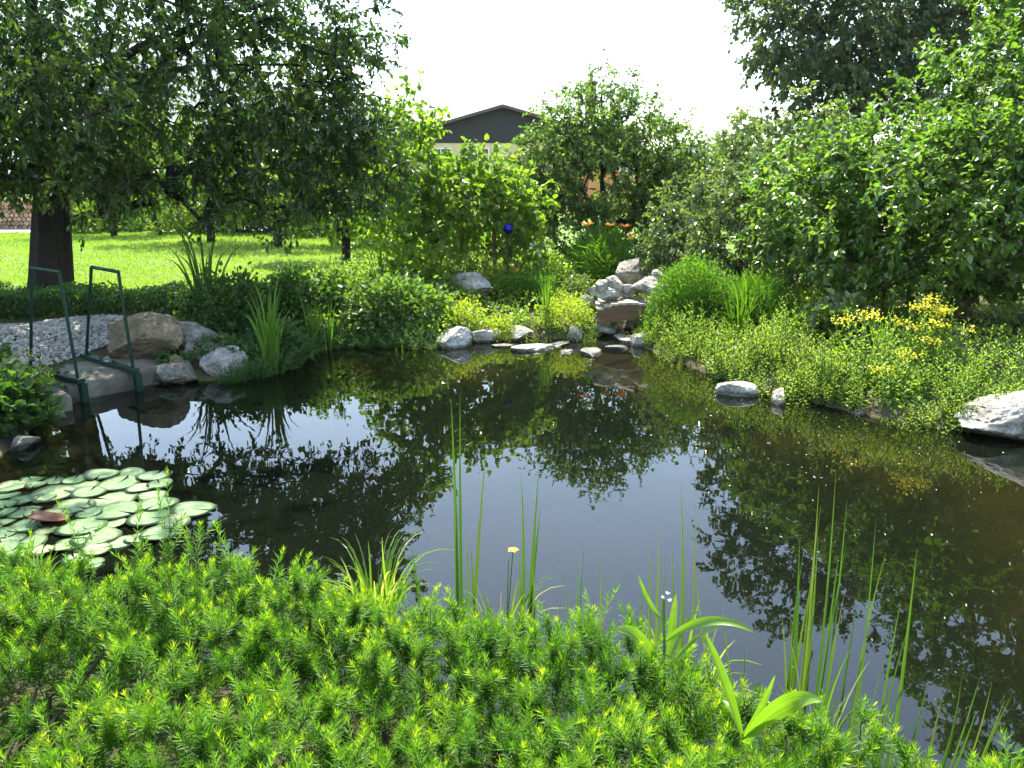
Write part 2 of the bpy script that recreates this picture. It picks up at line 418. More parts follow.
def ground_z(x, y):
    x = np.asarray(x, float); y = np.asarray(y, float)
    sd_ = poly_sd(x, y, pond)
    wob = .03 * np.sin(x * 2.1 + 1.3 * np.sin(y * 1.7)) + .025 * np.sin(y * 2.9 + x * .7) + .012 * np.sin(x * 7.1) * np.sin(y * 6.3)
    out = .03 + .10 * sstep(0, .25, sd_) + .27 * sstep(.2, 2.2, sd_) + wob * sstep(.1, .5, sd_) * (1 - .6 * sstep(14, 25, y))
    out = out + .22 * np.exp(-((x - 1.9) ** 2 / .9 + (y - 12.2) ** 2 / .7))          # mound behind the little bridge
    out = out - .10 * np.exp(-((x - 1.5) ** 2 / .12 + (y - 11.0) ** 2 / .3)) * sstep(.1, .4, sd_)
    near = sstep(3.6, 2.6, y) * sstep(4.5, 3.5, np.abs(x))
    out = out - near * .12 * sstep(.2, 1.0, sd_)
    shelf = .55 * sstep(1.6, 3.2, x) * sstep(3.0, 4.5, y) + .45 * sstep(8.2, 9.4, y) + .2
    ind = -sd_
    inn = .03 - .16 * sstep(0, .12, ind) - .10 * sstep(.1, .1 + shelf, ind) - 1.45 * sstep(.15 + shelf * .9, .8 + shelf * 1.7, ind) + wob * .8 * sstep(.05, .3, ind)
    return np.where(sd_ > 0, out, inn)
def gz(x, y): return float(ground_z(np.array([x]), np.array([y]))[0])

def spaced(lo, hi, step, far, grow=1.16):
    a = list(np.arange(lo, hi + 1e-6, step))
    d = step; x = hi; up = []
    while x < far: d *= grow; x += d; up.append(min(x, far))
    d = step; x = lo; dn = []
    while x > -far: d *= grow; x -= d; dn.append(max(x, -far))
    return np.array(dn[::-1] + a + up)
def build_ground():
    xs = spaced(-8, 8, .085, 2700); ys = spaced(-1, 15, .085, 2700)
    X, Y = np.meshgrid(xs, ys); nx, ny = len(xs), len(ys)
    Z = ground_z(X.ravel(), Y.ravel())
    i = np.arange(ny - 1)[:, None] * nx; j = np.arange(nx - 1)[None]
    q = np.stack([i + j, i + j + 1, i + nx + j + 1, i + nx + j], -1).reshape(-1, 4)
    x, y = X.ravel(), Y.ravel()
    lawn = sstep(10.0, 10.6, y + .12 * np.sin(x * 3)) * sstep(-.9, -2.0, x + (y - 11) * .05) + sstep(16.5, 17.5, y)
    lawn = np.clip(lawn, 0, 1)
    me = mesh('ground', np.stack([x, y, Z], 1), [q], lawn, True)
    m, nt, b, out = newmat('ground')
    at_ = nt.nodes.new('ShaderNodeAttribute'); at_.attribute_name = 'v'
    tc = nt.nodes.new('ShaderNodeTexCoord')
    n = nt.nodes.new('ShaderNodeTexNoise'); n.inputs['Scale'].default_value = 1.8; n.inputs['Detail'].default_value = 9; n.inputs['Roughness'].default_value = .65
    nt.links.new(tc.outputs['Object'], n.inputs['Vector'])
    soil = ramp(nt, n.outputs['Fac'], [(.03, .022, .014), (.06, .05, .026), (.06, .09, .02)], [.3, .48, .62])
    grs = ramp(nt, n.outputs['Fac'], [(.085, .14, .02), (.13, .19, .03)], [.35, .65])
    bed = ramp(nt, n.outputs['Fac'], [(.022, .021, .008), (.065, .055, .020), (.095, .095, .020), (.14, .105, .035)], [.3, .45, .58, .72])
    mx = nt.nodes.new('ShaderNodeMix'); mx.data_type = 'RGBA'
    nt.links.new(at_.outputs['Fac'], mx.inputs[0]); nt.links.new(soil.outputs[0], mx.inputs[6]); nt.links.new(grs.outputs[0], mx.inputs[7])
    sx = nt.nodes.new('ShaderNodeSeparateXYZ'); nt.links.new(tc.outputs['Object'], sx.inputs[0])
    mr = nt.nodes.new('ShaderNodeMapRange'); mr.inputs[1].default_value = .02; mr.inputs[2].default_value = -.02
    nt.links.new(sx.outputs['Z'], mr.inputs[0])
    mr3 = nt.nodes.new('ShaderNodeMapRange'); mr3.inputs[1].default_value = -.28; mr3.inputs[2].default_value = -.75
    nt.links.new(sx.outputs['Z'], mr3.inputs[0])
    deep = nt.nodes.new('ShaderNodeMix'); deep.data_type = 'RGBA'; nt.links.new(mr3.outputs[0], deep.inputs[0]); nt.links.new(bed.outputs[0], deep.inputs[6]); deep.inputs[7].default_value = (.012, .013, .009, 1)  # bed colour darkened with depth, standing in for light absorbed by the water
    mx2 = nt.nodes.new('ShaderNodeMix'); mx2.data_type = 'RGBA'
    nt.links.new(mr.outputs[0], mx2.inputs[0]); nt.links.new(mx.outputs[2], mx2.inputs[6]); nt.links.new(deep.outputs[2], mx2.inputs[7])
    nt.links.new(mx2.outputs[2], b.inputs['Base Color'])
    b.inputs['Roughness'].default_value = .95; b.inputs['Specular IOR Level'].default_value = .15
    n2 = nt.nodes.new('ShaderNodeTexNoise'); n2.inputs['Scale'].default_value = 14; n2.inputs['Detail'].default_value = 8
    nt.links.new(tc.outputs['Object'], n2.inputs['Vector'])
    bp = nt.nodes.new('ShaderNodeBump'); bp.inputs['Strength'].default_value = .6; bp.inputs['Distance'].default_value = .04
    nt.links.new(n2.outputs['Fac'], bp.inputs['Height']); nt.links.new(bp.outputs[0], b.inputs['Normal'])
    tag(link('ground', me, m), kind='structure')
build_ground()

def build_water():
    # one sheet a little larger than the pond; the banks rise through it
    c = pond.mean(0)
    n = len(pond)
    e = np.roll(pond, -1, 0) - np.roll(pond, 1, 0)
    area = 0.5 * np.sum(pond[:, 0] * np.roll(pond[:, 1], -1) - np.roll(pond[:, 0], -1) * pond[:, 1])
    nrm = np.stack([e[:, 1], -e[:, 0]], 1) * (1 if area > 0 else -1)
    nrm /= np.linalg.norm(nrm, axis=1)[:, None]
    P = pond + nrm * .12
    V = np.column_stack([P, np.zeros(n)])
    if area < 0: V = V[::-1]
    me = bpy.data.meshes.new('water')
    me.from_pydata([tuple(v) for v in V], [], [tuple(range(n))])
    m, nt, b, out = newmat('water'); nt.nodes.remove(b)
    fr = nt.nodes.new('ShaderNodeFresnel'); fr.inputs['IOR'].default_value = 1.45
    gl = nt.nodes.new('ShaderNodeBsdfGlossy'); gl.inputs['Roughness'].default_value = .006
    tr = nt.nodes.new('ShaderNodeBsdfTransparent'); tr.inputs['Color'].default_value = (.50, .46, .30, 1)
    df = nt.nodes.new('ShaderNodeBsdfDiffuse'); df.inputs['Color'].default_value = (.007, .010, .005, 1)   # suspended silt
    ad = nt.nodes.new('ShaderNodeMixShader'); ad.inputs[0].default_value = .42
    nt.links.new(tr.outputs[0], ad.inputs[1]); nt.links.new(df.outputs[0], ad.inputs[2])
    mx = nt.nodes.new('ShaderNodeMixShader')
    tc = nt.nodes.new('ShaderNodeTexCoord')
    nz = nt.nodes.new('ShaderNodeTexNoise'); nz.inputs['Scale'].default_value = 2.6; nz.inputs['Detail'].default_value = 2
    nt.links.new(tc.outputs['Object'], nz.inputs['Vector'])
    bp = nt.nodes.new('ShaderNodeBump'); bp.inputs['Strength'].default_value = .10; bp.inputs['Distance'].default_value = .012
    nt.links.new(nz.outputs['Fac'], bp.inputs['Height'])
    nt.links.new(bp.outputs[0], gl.inputs['Normal']); nt.links.new(bp.outputs[0], fr.inputs['Normal'])
    nt.links.new(fr.outputs[0], mx.inputs[0]); nt.links.new(ad.outputs[0], mx.inputs[1]); nt.links.new(gl.outputs[0], mx.inputs[2])
    nt.links.new(mx.outputs[0], out.inputs['Surface'])
    tag(link('water', me, m), kind='structure')
build_water()

def build_hills():
    # a wooded mountain flank beyond the garden, high behind the walnut and falling away behind the house
    nx, ny = 150, 40
    xs = np.linspace(-2600, 2600, nx); t = np.linspace(0, 1, ny)
    def ridge(x):
        px = x / 2200.0            # tangent of the bearing
        e = np.interp(px, [-1.2, -.62, -.52, -.38, -.27, -.14, -.02, .12, .27, .45, 1.2],
                          [.12, .20, .185, .15, .112, .085, .055, .04, .052, .045, .05])
        return e * 2300
    V = []
    for k, tt in enumerate(t):
        for x in xs:
            y = 1500 + 1000 * tt
            z = ridge(x) * sstep(0, 1, tt) * (1 + .10 * mnoise.noise(Vector((x * .004, tt * 3, 0))) + .04 * mnoise.noise(Vector((x * .02, tt * 9, 3))))
            V.append((x, y, z - 2 * (1 - tt)))
    i = np.arange(ny - 1)[:, None] * nx; j = np.arange(nx - 1)[None]
    q = np.stack([i + j, i + j + 1, i + nx + j + 1, i + nx + j], -1).reshape(-1, 4)
    tag(link('hills', mesh('hills', V, [q], None, True), M['hills']), kind='structure')
build_hills()

HAZE = 0.00016
def build_haze():
    b = MB(); b.box((0, 0, 349), (5900, 5900, 704))
    m = bpy.data.materials.new('haze'); m.use_nodes = True
    nt = m.node_tree; nt.nodes.clear()
    out = nt.nodes.new('ShaderNodeOutputMaterial')
    pv = nt.nodes.new('ShaderNodeVolumePrincipled')
    pv.inputs['Color'].default_value = (.80, .88, .97, 1); pv.inputs['Density'].default_value = HAZE; pv.inputs['Anisotropy'].default_value = .2
    nt.links.new(pv.outputs[0], out.inputs['Volume'])
    o = b.build('haze', None); o.data.materials.append(m)
    tag(o, kind='stuff')
if HAZE: build_haze()

# a pale gravel drive beyond the lawn
b = MB()
P = [(-26, 29.5), (-19, 29.0), (-13, 29.3), (-8, 30.5)]
V = []
for x, y in P: V += [(x, y - 1.3, gz(x, y) + .03), (x, y + 1.3, gz(x, y) + .03)]
b.add(V, [[(2 * k, 2 * k + 2, 2 * k + 3, 2 * k + 1) for k in range(3)]])
tag(b.build('gravel_path', M['road']), kind='structure')

# ------------------------------------------------------------------ plant machinery
def ell_points(n, ells, shell=.5, zmin=None):
    """points through the union of ellipsoids ((cx,cy,cz),(rx,ry,rz)[,weight]); shell<1 pushes them outward"""
    wts = np.array([(e[2] if len(e) > 2 else e[1][0] * e[1][1] * e[1][2]) for e in ells], float); wts /= wts.sum()
    out = []
    for e, wt in zip(ells, wts):
        k = max(1, int(round(n * wt)))
        d = rnd(k) * (rng.random((k, 1)) ** (1 / 3.0 * shell * 2))
        # lumps in the outline
        d *= (1 + .16 * np.sin(d[:, :1] * 6 + e[0][0]) * np.sin(d[:, 1:2] * 5 + 2) * np.cos(d[:, 2:3] * 6 + e[0][2]))
        p = np.array(e[0]) + d * np.array(e[1])
        out.append(p)
    P = np.concatenate(out)
    if zmin is not None: P = P[P[:, 2] > zmin]
    return P

def skeleton(chains, targets, seg=.35, jit=.06, sag=0.0):
    """grow a branch network: each target is joined to the nearest branch already there"""
    pos, par = [], []
    for ch in chains:          # ch = (parent index or -1, [points])
        p = ch[0]
        for q in ch[1]:
            pos.append(np.array(q, float)); par.append(p); p = len(pos) - 1
    cap = len(pos) + 40 * len(targets) + 10
    A = np.zeros((cap, 3)); A[:len(pos)] = pos; n = len(pos)
    base = A[0].copy()
    order = np.argsort(np.linalg.norm((targets - base) * [1, 1, .8], axis=1))
    tips = []
    for ti in order:
        t = targets[ti]
        d2 = ((A[:n] - t) ** 2).sum(1)
        k = int(np.argmin(d2 + 0.3 * np.maximum(0, A[:n, 2] - t[2]) ** 2))
        L = math.sqrt(d2[k]); m = max(1, int(L / seg)); p = k; a0 = A[k].copy()
        side = rng.normal(size=3) * L * .10
        for q in range(1, m + 1):
            f = q / m
            A[n] = a0 + (t - a0) * f + side * (4 * f * (1 - f)) + np.array([0, 0, sag * L * 4 * f * (1 - f)]) + (rng.normal(size=3) * jit if q < m else 0)
            par.append(p); p = n; n += 1
        tips.append(p)
    return A[:n], np.array(par), np.array(tips)

def radii(par, rootr, r0=.006):
    n = len(par)
    def run(p):
        acc = np.zeros(n); r = np.zeros(n)
        for i in range(n - 1, -1, -1):
            r[i] = max(r0 ** p, acc[i])
            if par[i] >= 0: acc[par[i]] += r[i]
        return r ** (1 / p)
    lo, hi = 1.2, 6.0
    for _ in range(16):
        mid = (lo + hi) / 2
        if run(mid)[0] > rootr: lo = mid
        else: hi = mid
    return run(hi)

def limbs(mb, A, par, r, kmax=10, rmin=0.0):
    n = len(A)
    kids = [[] for _ in range(n)]
    for i, p in enumerate(par):
        if p >= 0: kids[p].append(i)
    starts = [i for i in range(n) if par[i] < 0]
    stack = [(s_, None) for s_ in starts]
    while stack:
        i, pre = stack.pop()
        path = ([pre] if pre is not None else []) + [i]
        rr = ([min(r[pre], r[i] * 1.15)] if pre is not None else []) + [r[i]]
        while kids[i]:
            ks = sorted(kids[i], key=lambda k: -r[k])
            for k in ks[1:]: stack.append((k, i))
            i = ks[0]; path.append(i); rr.append(r[i])
        if max(rr) < rmin: continue
        if len(path) > 1:
            k = 28 if max(rr) > .18 else (kmax if max(rr) > .08 else (6 if max(rr) > .025 else 4))
            mb.tube(A[path], rr, k, caps=False, ridge=.055 if k == 28 else 0)

def sprays(mb, O, outdir, k, slen, m, L, W, kind='kite', grav=.25, twigs=None, spread=.9, flat=.6, fold=.18, tr=.004):
    """k sprays of m leaves each at every origin; outdir biases them away from the crown's middle"""
    n = len(O) * k
    o = np.repeat(O, k, 0)
    A_ = unit(np.repeat(outdir, k, 0) * .7 + rnd(n) * spread + np.array([0, 0, -grav * .3]))
    ln = slen * rng.uniform(.55, 1.2, n)
    if twigs is not None:
        e = o + A_ * ln[:, None] + np.array([0, 0, -1]) * (grav * .35 * ln[:, None])
        X = unit(np.cross(A_, rnd(n))) * tr; Yv = unit(np.cross(A_, X)) * tr
        V = np.stack([o + X, o - X * .5 + Yv * .87, o - X * .5 - Yv * .87, e], 1).reshape(-1, 3)
        f = np.arange(n)[:, None] * 4
        twigs.add(V, [np.concatenate([f + [0, 1, 3], f + [1, 2, 3], f + [2, 0, 3]])])
    N_ = n * m
    t = (np.tile((np.arange(m) + .6) / m, n) + rng.uniform(-.06, .06, N_)).clip(.05, 1)
    oo = np.repeat(o, m, 0); AA = np.repeat(A_, m, 0); ll = np.repeat(ln, m)
    P = oo + AA * (ll * t)[:, None] + np.array([0, 0, -1]) * (grav * .35 * ll * t * t)[:, None]
    D = unit(AA * .55 + rnd(N_) * .8 + np.array([0, 0, -grav]))
    N = unit(np.array([0, 0, 1.0]) * flat + rnd(N_) * (1 - flat * .6))
    sz = rng.uniform(.65, 1.15, N_)
    v = np.clip(np.repeat(np.repeat(rng.normal(.5, .13, len(O)), k), m) + rng.normal(0, .16, N_), 0, 1)
    mb.leaves(P, D, N, L * sz, W * sz, v, kind, fold)

def make_tree(name, label, cat, base, chains, ells, ntg, rootr, leaf, mat, k, m, L, W, slen, group=None, kind='kite',
              shell=.5, seg=.35, grav=.25, bark='bark', zmin=None, spread=.9, crown='crown', trunk='trunk', r0=.006, flat=.6, twigs=True, extra=None):
    t = thing(name, label, cat, base, 0, group)
    B0 = np.array(base)
    tg = ell_points(ntg, ells, shell, zmin)
    if extra is not None: tg = np.concatenate([tg, extra])
    A, par, tips = skeleton(chains, tg, seg)
    r = radii(par, rootr, r0)
    # root flare
    tr = MB(); lv = MB()
    A2 = A - B0
    if rootr > .2: r[0] *= 1.55; r[1] *= 1.16
    limbs(tr, A2, par, r)
    ctr = np.average([e[0] for e in ells], 0, [np.prod(e[1]) for e in ells]) - B0
    O = A2[tips]
    od = unit((O - ctr) * [1, 1, .7] + [0, 0, .15])
    sprays(lv, O, od, k, slen, m, L, W, kind, grav, tr if twigs else None, spread, flat)
    tr.build(trunk, M[bark], t, True)
    lv.build(crown, M[mat], t)
    return t

def mound_leaves(mb, c, r, n, L, W, kind='kite', up=.5, fill=.75, v0=.5, flat=.55):
    """a leafy mass filling the upper part of an ellipsoid"""
    d = rnd(n); d[:, 2] = np.abs(d[:, 2]) * 1.0 - .12
    d = unit(d) * (rng.random((n, 1)) ** .30 * (1 - fill) + fill * rng.random((n, 1)) ** .5)
    lp = .17 if fill < .9 else .06
    d *= 1 + lp * np.sin(d[:, :1] * 7 + c[0] * 5) * np.sin(d[:, 1:2] * 6 + c[1]) + lp * .45 * rng.normal(size=(n, 1))
    P = np.array(c) + d * np.array(r)
    D = unit(d * .8 + rnd(n) * .7 + [0, 0, up * .5])
    N = unit(np.array([0, 0, 1.0]) * flat + d * .4 + rnd(n) * .5)
    sz = rng.uniform(.6, 1.2, n)
    clump = .14 * np.sin(d[:, 0] * 9 + c[0]) * np.cos(d[:, 1] * 8 + d[:, 2] * 5)
    mb.leaves(P, D, N, L * sz, W * sz, np.clip(v0 + clump + rng.normal(0, .17, n), 0, 1), kind)

def mound(name, label, cat, px, py, Y, r, n, L, W, mat, kind='kite', group=None, stems=14, v0=.5, z=None, loc=None, **kw):
    if loc is None:
        p = atY(px, py, Y); loc = (p.x, p.y, gz(p.x, p.y) - .03)
    t = thing(name, label, cat, loc, rng.uniform(0, 6), group)
    st = MB()
    for i in range(stems):
        d = rnd(1)[0]; d[2] = abs(d[2]) * .8 + .25; d = d / np.linalg.norm(d) * rng.uniform(.55, .9)
        e = d * np.array(r) + [0, 0, r[2] * .1]
        st.tube([np.zeros(3) + [d[0] * .06, d[1] * .06, 0], e * .5 + [0, 0, r[2] * .12], e], [.007, .005, .003], 4, caps=False)
    st.build('stems', M['twig'], t)
    lv = MB(); mound_leaves(lv, (0, 0, r[2] * .12), r, n, L, W, kind, v0=v0, **kw)
    lv.build('foliage', M[mat], t)
    return t

def blade_clump(name, label, cat, loc, n, h, wdt, spread, mat, droop=.25, group=None, v0=.5, build=True):
    t = thing(name, label, cat, loc, 0, group)
    b = MB()
    for i in range(n):
        a = random.uniform(0, 2 * math.pi); rr = random.uniform(.1, 1) ** .7
        ba = np.array([math.cos(a), math.sin(a), 0])
        hh = h * random.uniform(.6, 1.08)
        base = ba * spread * .25 * rr
        tip = base + ba * spread * rr * random.uniform(.5, 1.2) + np.array([random.gauss(0, .03), random.gauss(0, .03), hh * (1 - droop * rr * random.random())])
        b.blade(base, tip, wdt * random.uniform(.7, 1.15), ba * -.10 * spread + np.array([0, 0, hh * .12 * droop * 3]), 7, np.clip(v0 + random.gauss(0, .18), 0, 1))
    b.build('foliage', M[mat], t)
    return t

def pebble_rock(V, F):
    pass
_ico = None
def ico(sub):
    import bmesh
    bm = bmesh.new(); bmesh.ops.create_icosphere(bm, subdivisions=sub, radius=1)
    V = np.array([v.co for v in bm.verts]); Fc = np.array([[v.index for v in f.verts] for f in bm.faces]); bm.free()
    return V, Fc
ICO4 = ico(5); ICO1 = ico(1)
def rock(name, label, loc, dims, seed, rz=0.0, mat='rock', cuts=9, rough=.085, cat='rock', group=None, flat=None, parent=None, wedge=False):
    g = np.random.default_rng(seed)
    V = ICO4[0].copy()
    V = np.sign(V) * np.abs(V) ** .8
    for _ in range(cuts):
        n = unit(g.normal(size=3) * [1, 1, .8]); d = g.uniform(.52, .85)
        ex = np.maximum(0, V @ n - d)
        V -= ex[:, None] * n * .98
    if flat is not None: V[:, 2] = np.minimum(V[:, 2], flat + .05 * np.sin(V[:, 0] * 3 + seed))
    off = Vector(tuple(g.uniform(-50, 50, 3)))
    nz = np.array([mnoise.fractal(Vector(v) * 1.8 + off, .75, 2.2, 6) for v in V])
    V *= (1 + rough * nz)[:, None]
    # cracks
    nz2 = np.array([abs(mnoise.noise(Vector(v) * 2.6 + off * 1.7)) for v in V])
    V *= (1 - .07 * np.exp(-(nz2 / .05) ** 2))[:, None]
    if wedge: V[:, 2] = np.where(V[:, 2] > -.2, (V[:, 2] + .2) * np.interp(V[:, 0], [-1, -.3, .25, .8], [.15, .62, 1.12, .95]) - .2, V[:, 2])
    V *= np.array(dims) / 2
    o = link(name, mesh(name, V, [ICO4[1]], None, True), M[mat], parent)
    o.location = loc; o.rotation_euler = (0, 0, rz)
    if label: tag(o, label, cat, group)
    return o

# ------------------------------------------------------------------ buildings beyond the garden
def window(parent, x, y, z, wd, hh, cat_glass='glass'):
    f = MB()
    t = .09
    f.box((x, y - .04, z + hh / 2 - t / 2), (wd, .12, t)); f.box((x, y - .04, z - hh / 2 + t / 2), (wd, .12, t))
    f.box((x - wd / 2 + t / 2, y - .041, z), (t, .12, hh - 2 * t)); f.box((x + wd / 2 - t / 2, y - .041, z), (t, .12, hh - 2 * t))
    f.box((x, y - .036, z), (t * .7, .10, hh - 2 * t))
    o = f.build('window', M['white_paint'], parent)
    g = MB(); g.box((x, y - .012, z), (wd - 2 * t, .02, hh - 2 * t)); g.build('pane', M[cat_glass], o)
def build_house():
    Y = 62.0
    bx = atY(503, 105, Y); g0 = gz(bx.x, Y)
    t = thing('house', 'cream house with a dark timber gable and white framed windows behind the trees', 'house', (bx.x, Y, g0))
    H = bx.z - g0; ev = atY(503, 143, Y).z - g0; hw = 8.4; dp = 11.0
    wl = MB(); wl.box((0, dp / 2, ev / 2), (hw * 2 - 1.6, dp, ev)); wl.build('wall', M['plaster_cream'], t)
    ga = MB()
    a = hw - .75
    sl = (H - ev - .22) / (hw + .5); zr = H - .27; za = H - sl * a - .27
    V = [(-a, -.06, ev), (a, -.06, ev), (a, -.06, za), (0, -.06, zr), (-a, -.06, za)]
    V += [(x, dp + .05, z) for x, y, z in V]
    ga.add(V, [[(0, 1, 2, 3, 4), (9, 8, 7, 6, 5)], [(0, 5, 6, 1), (1, 6, 7, 2), (2, 7, 8, 3), (3, 8, 9, 4), (4, 9, 5, 0)]])
    ga.build('gable', M['timber_dark'], t)
    rf = MB()
    for s in (-1, 1):
        e = (s * (hw + .5), ev + .22); r = (0, H)
        V = [(r[0], -.9, r[1]), (e[0], -.9, e[1]), (e[0], dp + .6, e[1]), (r[0], dp + .6, r[1])]
        V += [(x, y, z - .22) for x, y, z in V]
        rf.add(V, [[(0, 1, 2, 3), (7, 6, 5, 4), (0, 4, 5, 1), (1, 5, 6, 2), (2, 6, 7, 3), (3, 7, 4, 0)]])
    rf.build('roof', M['roof'], t)
    for px, py, wpx, hh in ((441, 160, 22, 1.75), (478, 160, 23, 1.75), (526, 174, 22, 1.75)):
        p = atY(px, py, Y); window(t, p.x - bx.x, 0, p.z - g0, wpx * Y / F / 1.04, hh)
    p = atY(484, 223, Y)
    sh = MB(); sh.box((p.x - bx.x, -.03, p.z - g0), (1.5, .1, .8)); sh.build('shutter', M['shutter'], t)
    p = atY(402, 168, Y)
    pn = MB(); pn.box((p.x - bx.x, -.05, p.z - g0), (1.15, .1, 2.2)); pn.build('wall_panel', M['pale_panel'], t)
build_house()
def build_house2():
    Y = 50.0
    p = atY(592, 100, Y); g0 = gz(p.x, Y)
    t = thing('house', 'orange rendered house with a tall chimney pipe hidden behind the fruit tree', 'house', (p.x + .9, Y, g0))
    H = atY(592, 122, Y).z - g0; ev = atY(592, 152, Y).z - g0
    wl = MB(); wl.box((0, 4, ev / 2), (4.4, 8, ev)); wl.build('wall', M['plaster_orange'], t)
    rf = MB()
    for s in (-1, 1):
        y0, y1 = (-.6, 4) if s < 0 else (8.6, 4)
        V = [(-2.5, y0, ev - .1), (2.5, y0, ev - .1), (2.5, y1, H), (-2.5, y1, H)]
        V += [(x, y, z - .2) for x, y, z in V]
        q = [(0, 1, 2, 3), (7, 6, 5, 4), (0, 4, 5, 1), (1, 5, 6, 2), (2, 6, 7, 3), (3, 7, 4, 0)]
        rf.add(V, [q])
    rf.build('roof', M['roof'], t)
    ch = MB(); zt = atY(592, 82, Y).z - g0; ch.box((-.9, .9, (zt + ev) / 2), (.62, .62, zt - ev)); ch.box((-.9, .9, zt + .04), (.78, .78, .09))
    c = ch.build('chimney', M['timber_dark'], t)
    pi = MB(); zz = atY(592, 69, Y).z - g0; pi.tube([(-.9, .9, zt + .08), (-.9, .9, zz)], .11, 8); pi.build('pipe', M['timber_dark'], c)
    q = atY(627, 166, Y); window(t, q.x - p.x - .9, 0, q.z - g0, .9, 1.3)
build_house2()
def build_woodpile():
    Y = 30.0
    a = atY(-60, 200, Y).x; e = atY(31, 200, Y).x
    z0 = gz(e, Y); top = atY(10, 204, Y).z
    t = thing('woodpile', 'long stack of split firewood showing round cut ends across the lawn', 'woodpile', ((a + e) / 2, Y, z0))
    L = e - a; h = top - z0 + .15
    lg = MB(); r = .085
    nz_ = int(h / (r * 1.8)); nx_ = int(L / (r * 2.0))
    for i in range(nz_):
        for j in range(nx_):
            x = -L / 2 + r + j * r * 2 + (i % 2) * r; z = r + i * r * 1.75; rr = r * random.uniform(.8, 1.1); y0 = random.uniform(-.04, .04)
            an = np.arange(7) * 2 * math.pi / 7 + random.random()
            V = np.concatenate([np.stack([x + rr * np.cos(an), np.full(7, y0), z + rr * np.sin(an)], 1), np.stack([x + rr * np.cos(an), np.full(7, y0 + .8), z + rr * np.sin(an)], 1)])
            jx = np.arange(7)
            lg.add(V, [np.stack([jx, (jx + 1) % 7, 7 + (jx + 1) % 7, 7 + jx], 1), np.array([jx])], random.random())
    lo = lg.build('stacked_logs', M['log_end'], t); lo['kind'] = 'stuff'
    cv = MB(); cv.box((0, .4, h + .12), (L + .3, 1.2, .06)); cv.build('cover_board', M['shed'], t)
build_woodpile()
def build_shed():
    Y = 33.0
    x0 = atY(52, 200, Y).x; x1 = atY(112, 200, Y).x; g0 = gz(x0, Y)
    t = thing('shed', 'brown weathered plank shed seen just beside the walnut trunk', 'shed', ((x0 + x1) / 2, Y, g0))
    L = x1 - x0
    wl = MB()
    n = int(L / .2)
    for i in range(n):
        wl.box((-L / 2 + (i + .5) * L / n, random.uniform(0, .015), 1.15), (L / n - .012, .04, 2.3))
    wl.box((0, 1.2, 1.1), (L - .1, 2.2, 2.2)); wl.build('plank_wall', M['shed'], t)
    rf = MB(); rf.box((0, 1.0, 2.5), (L + .6, 3.2, .1), tilt=[[1, 0, 0], [0, .985, -.17], [0, .17, .985]]); rf.build('roof', M['roof'], t)
build_shed()
def build_bench():
    Y = 29.6
    p = atY(152, 229, Y); g0 = gz(p.x, Y)
    t = thing('garden_bench', 'low white garden bench beyond the lawn, half hidden by leaves', 'bench', (p.x, Y, g0))
    b = MB()
    for k in range(3): b.box((0, -.16 + .16 * k, .42), (1.7, .13, .04))
    b.build('seat', M['white_paint'], t)
    b = MB()
    b.box((0, .02, .34), (1.5, .05, .06)); b.build('rail', M['white_paint'], t)
    for x in (-.72, .72):
        b = MB(); b.box((x, -.16, .2), (.07, .06, .4)); b.box((x, .17, .2), (.07, .06, .4)); b.box((x, .005, .375), (.06, .27, .045)); b.build('leg', M['white_paint'], t)
build_bench()
def build_outbuilding():
    Y = 38.0
    p = atY(140, 200, Y); g0 = gz(p.x, Y)
    t = thing('outbuilding', 'pale blue grey outbuilding glimpsed between the lawn trees', 'building', (p.x, Y, g0))
    b = MB(); b.box((0, 2, 1.2), (5.2, 4, 2.4)); b.build('wall', M['pale_panel'], t)
    b = MB(); b.box((0, 2, 2.47), (5.7, 4.6, .12)); b.build('roof', M['roof'], t)
    b = MB(); b.box((.4, -.03, 1.05), (1.0, .05, 2.0)); b.build('door', M['timber_dark'], t)
build_outbuilding()

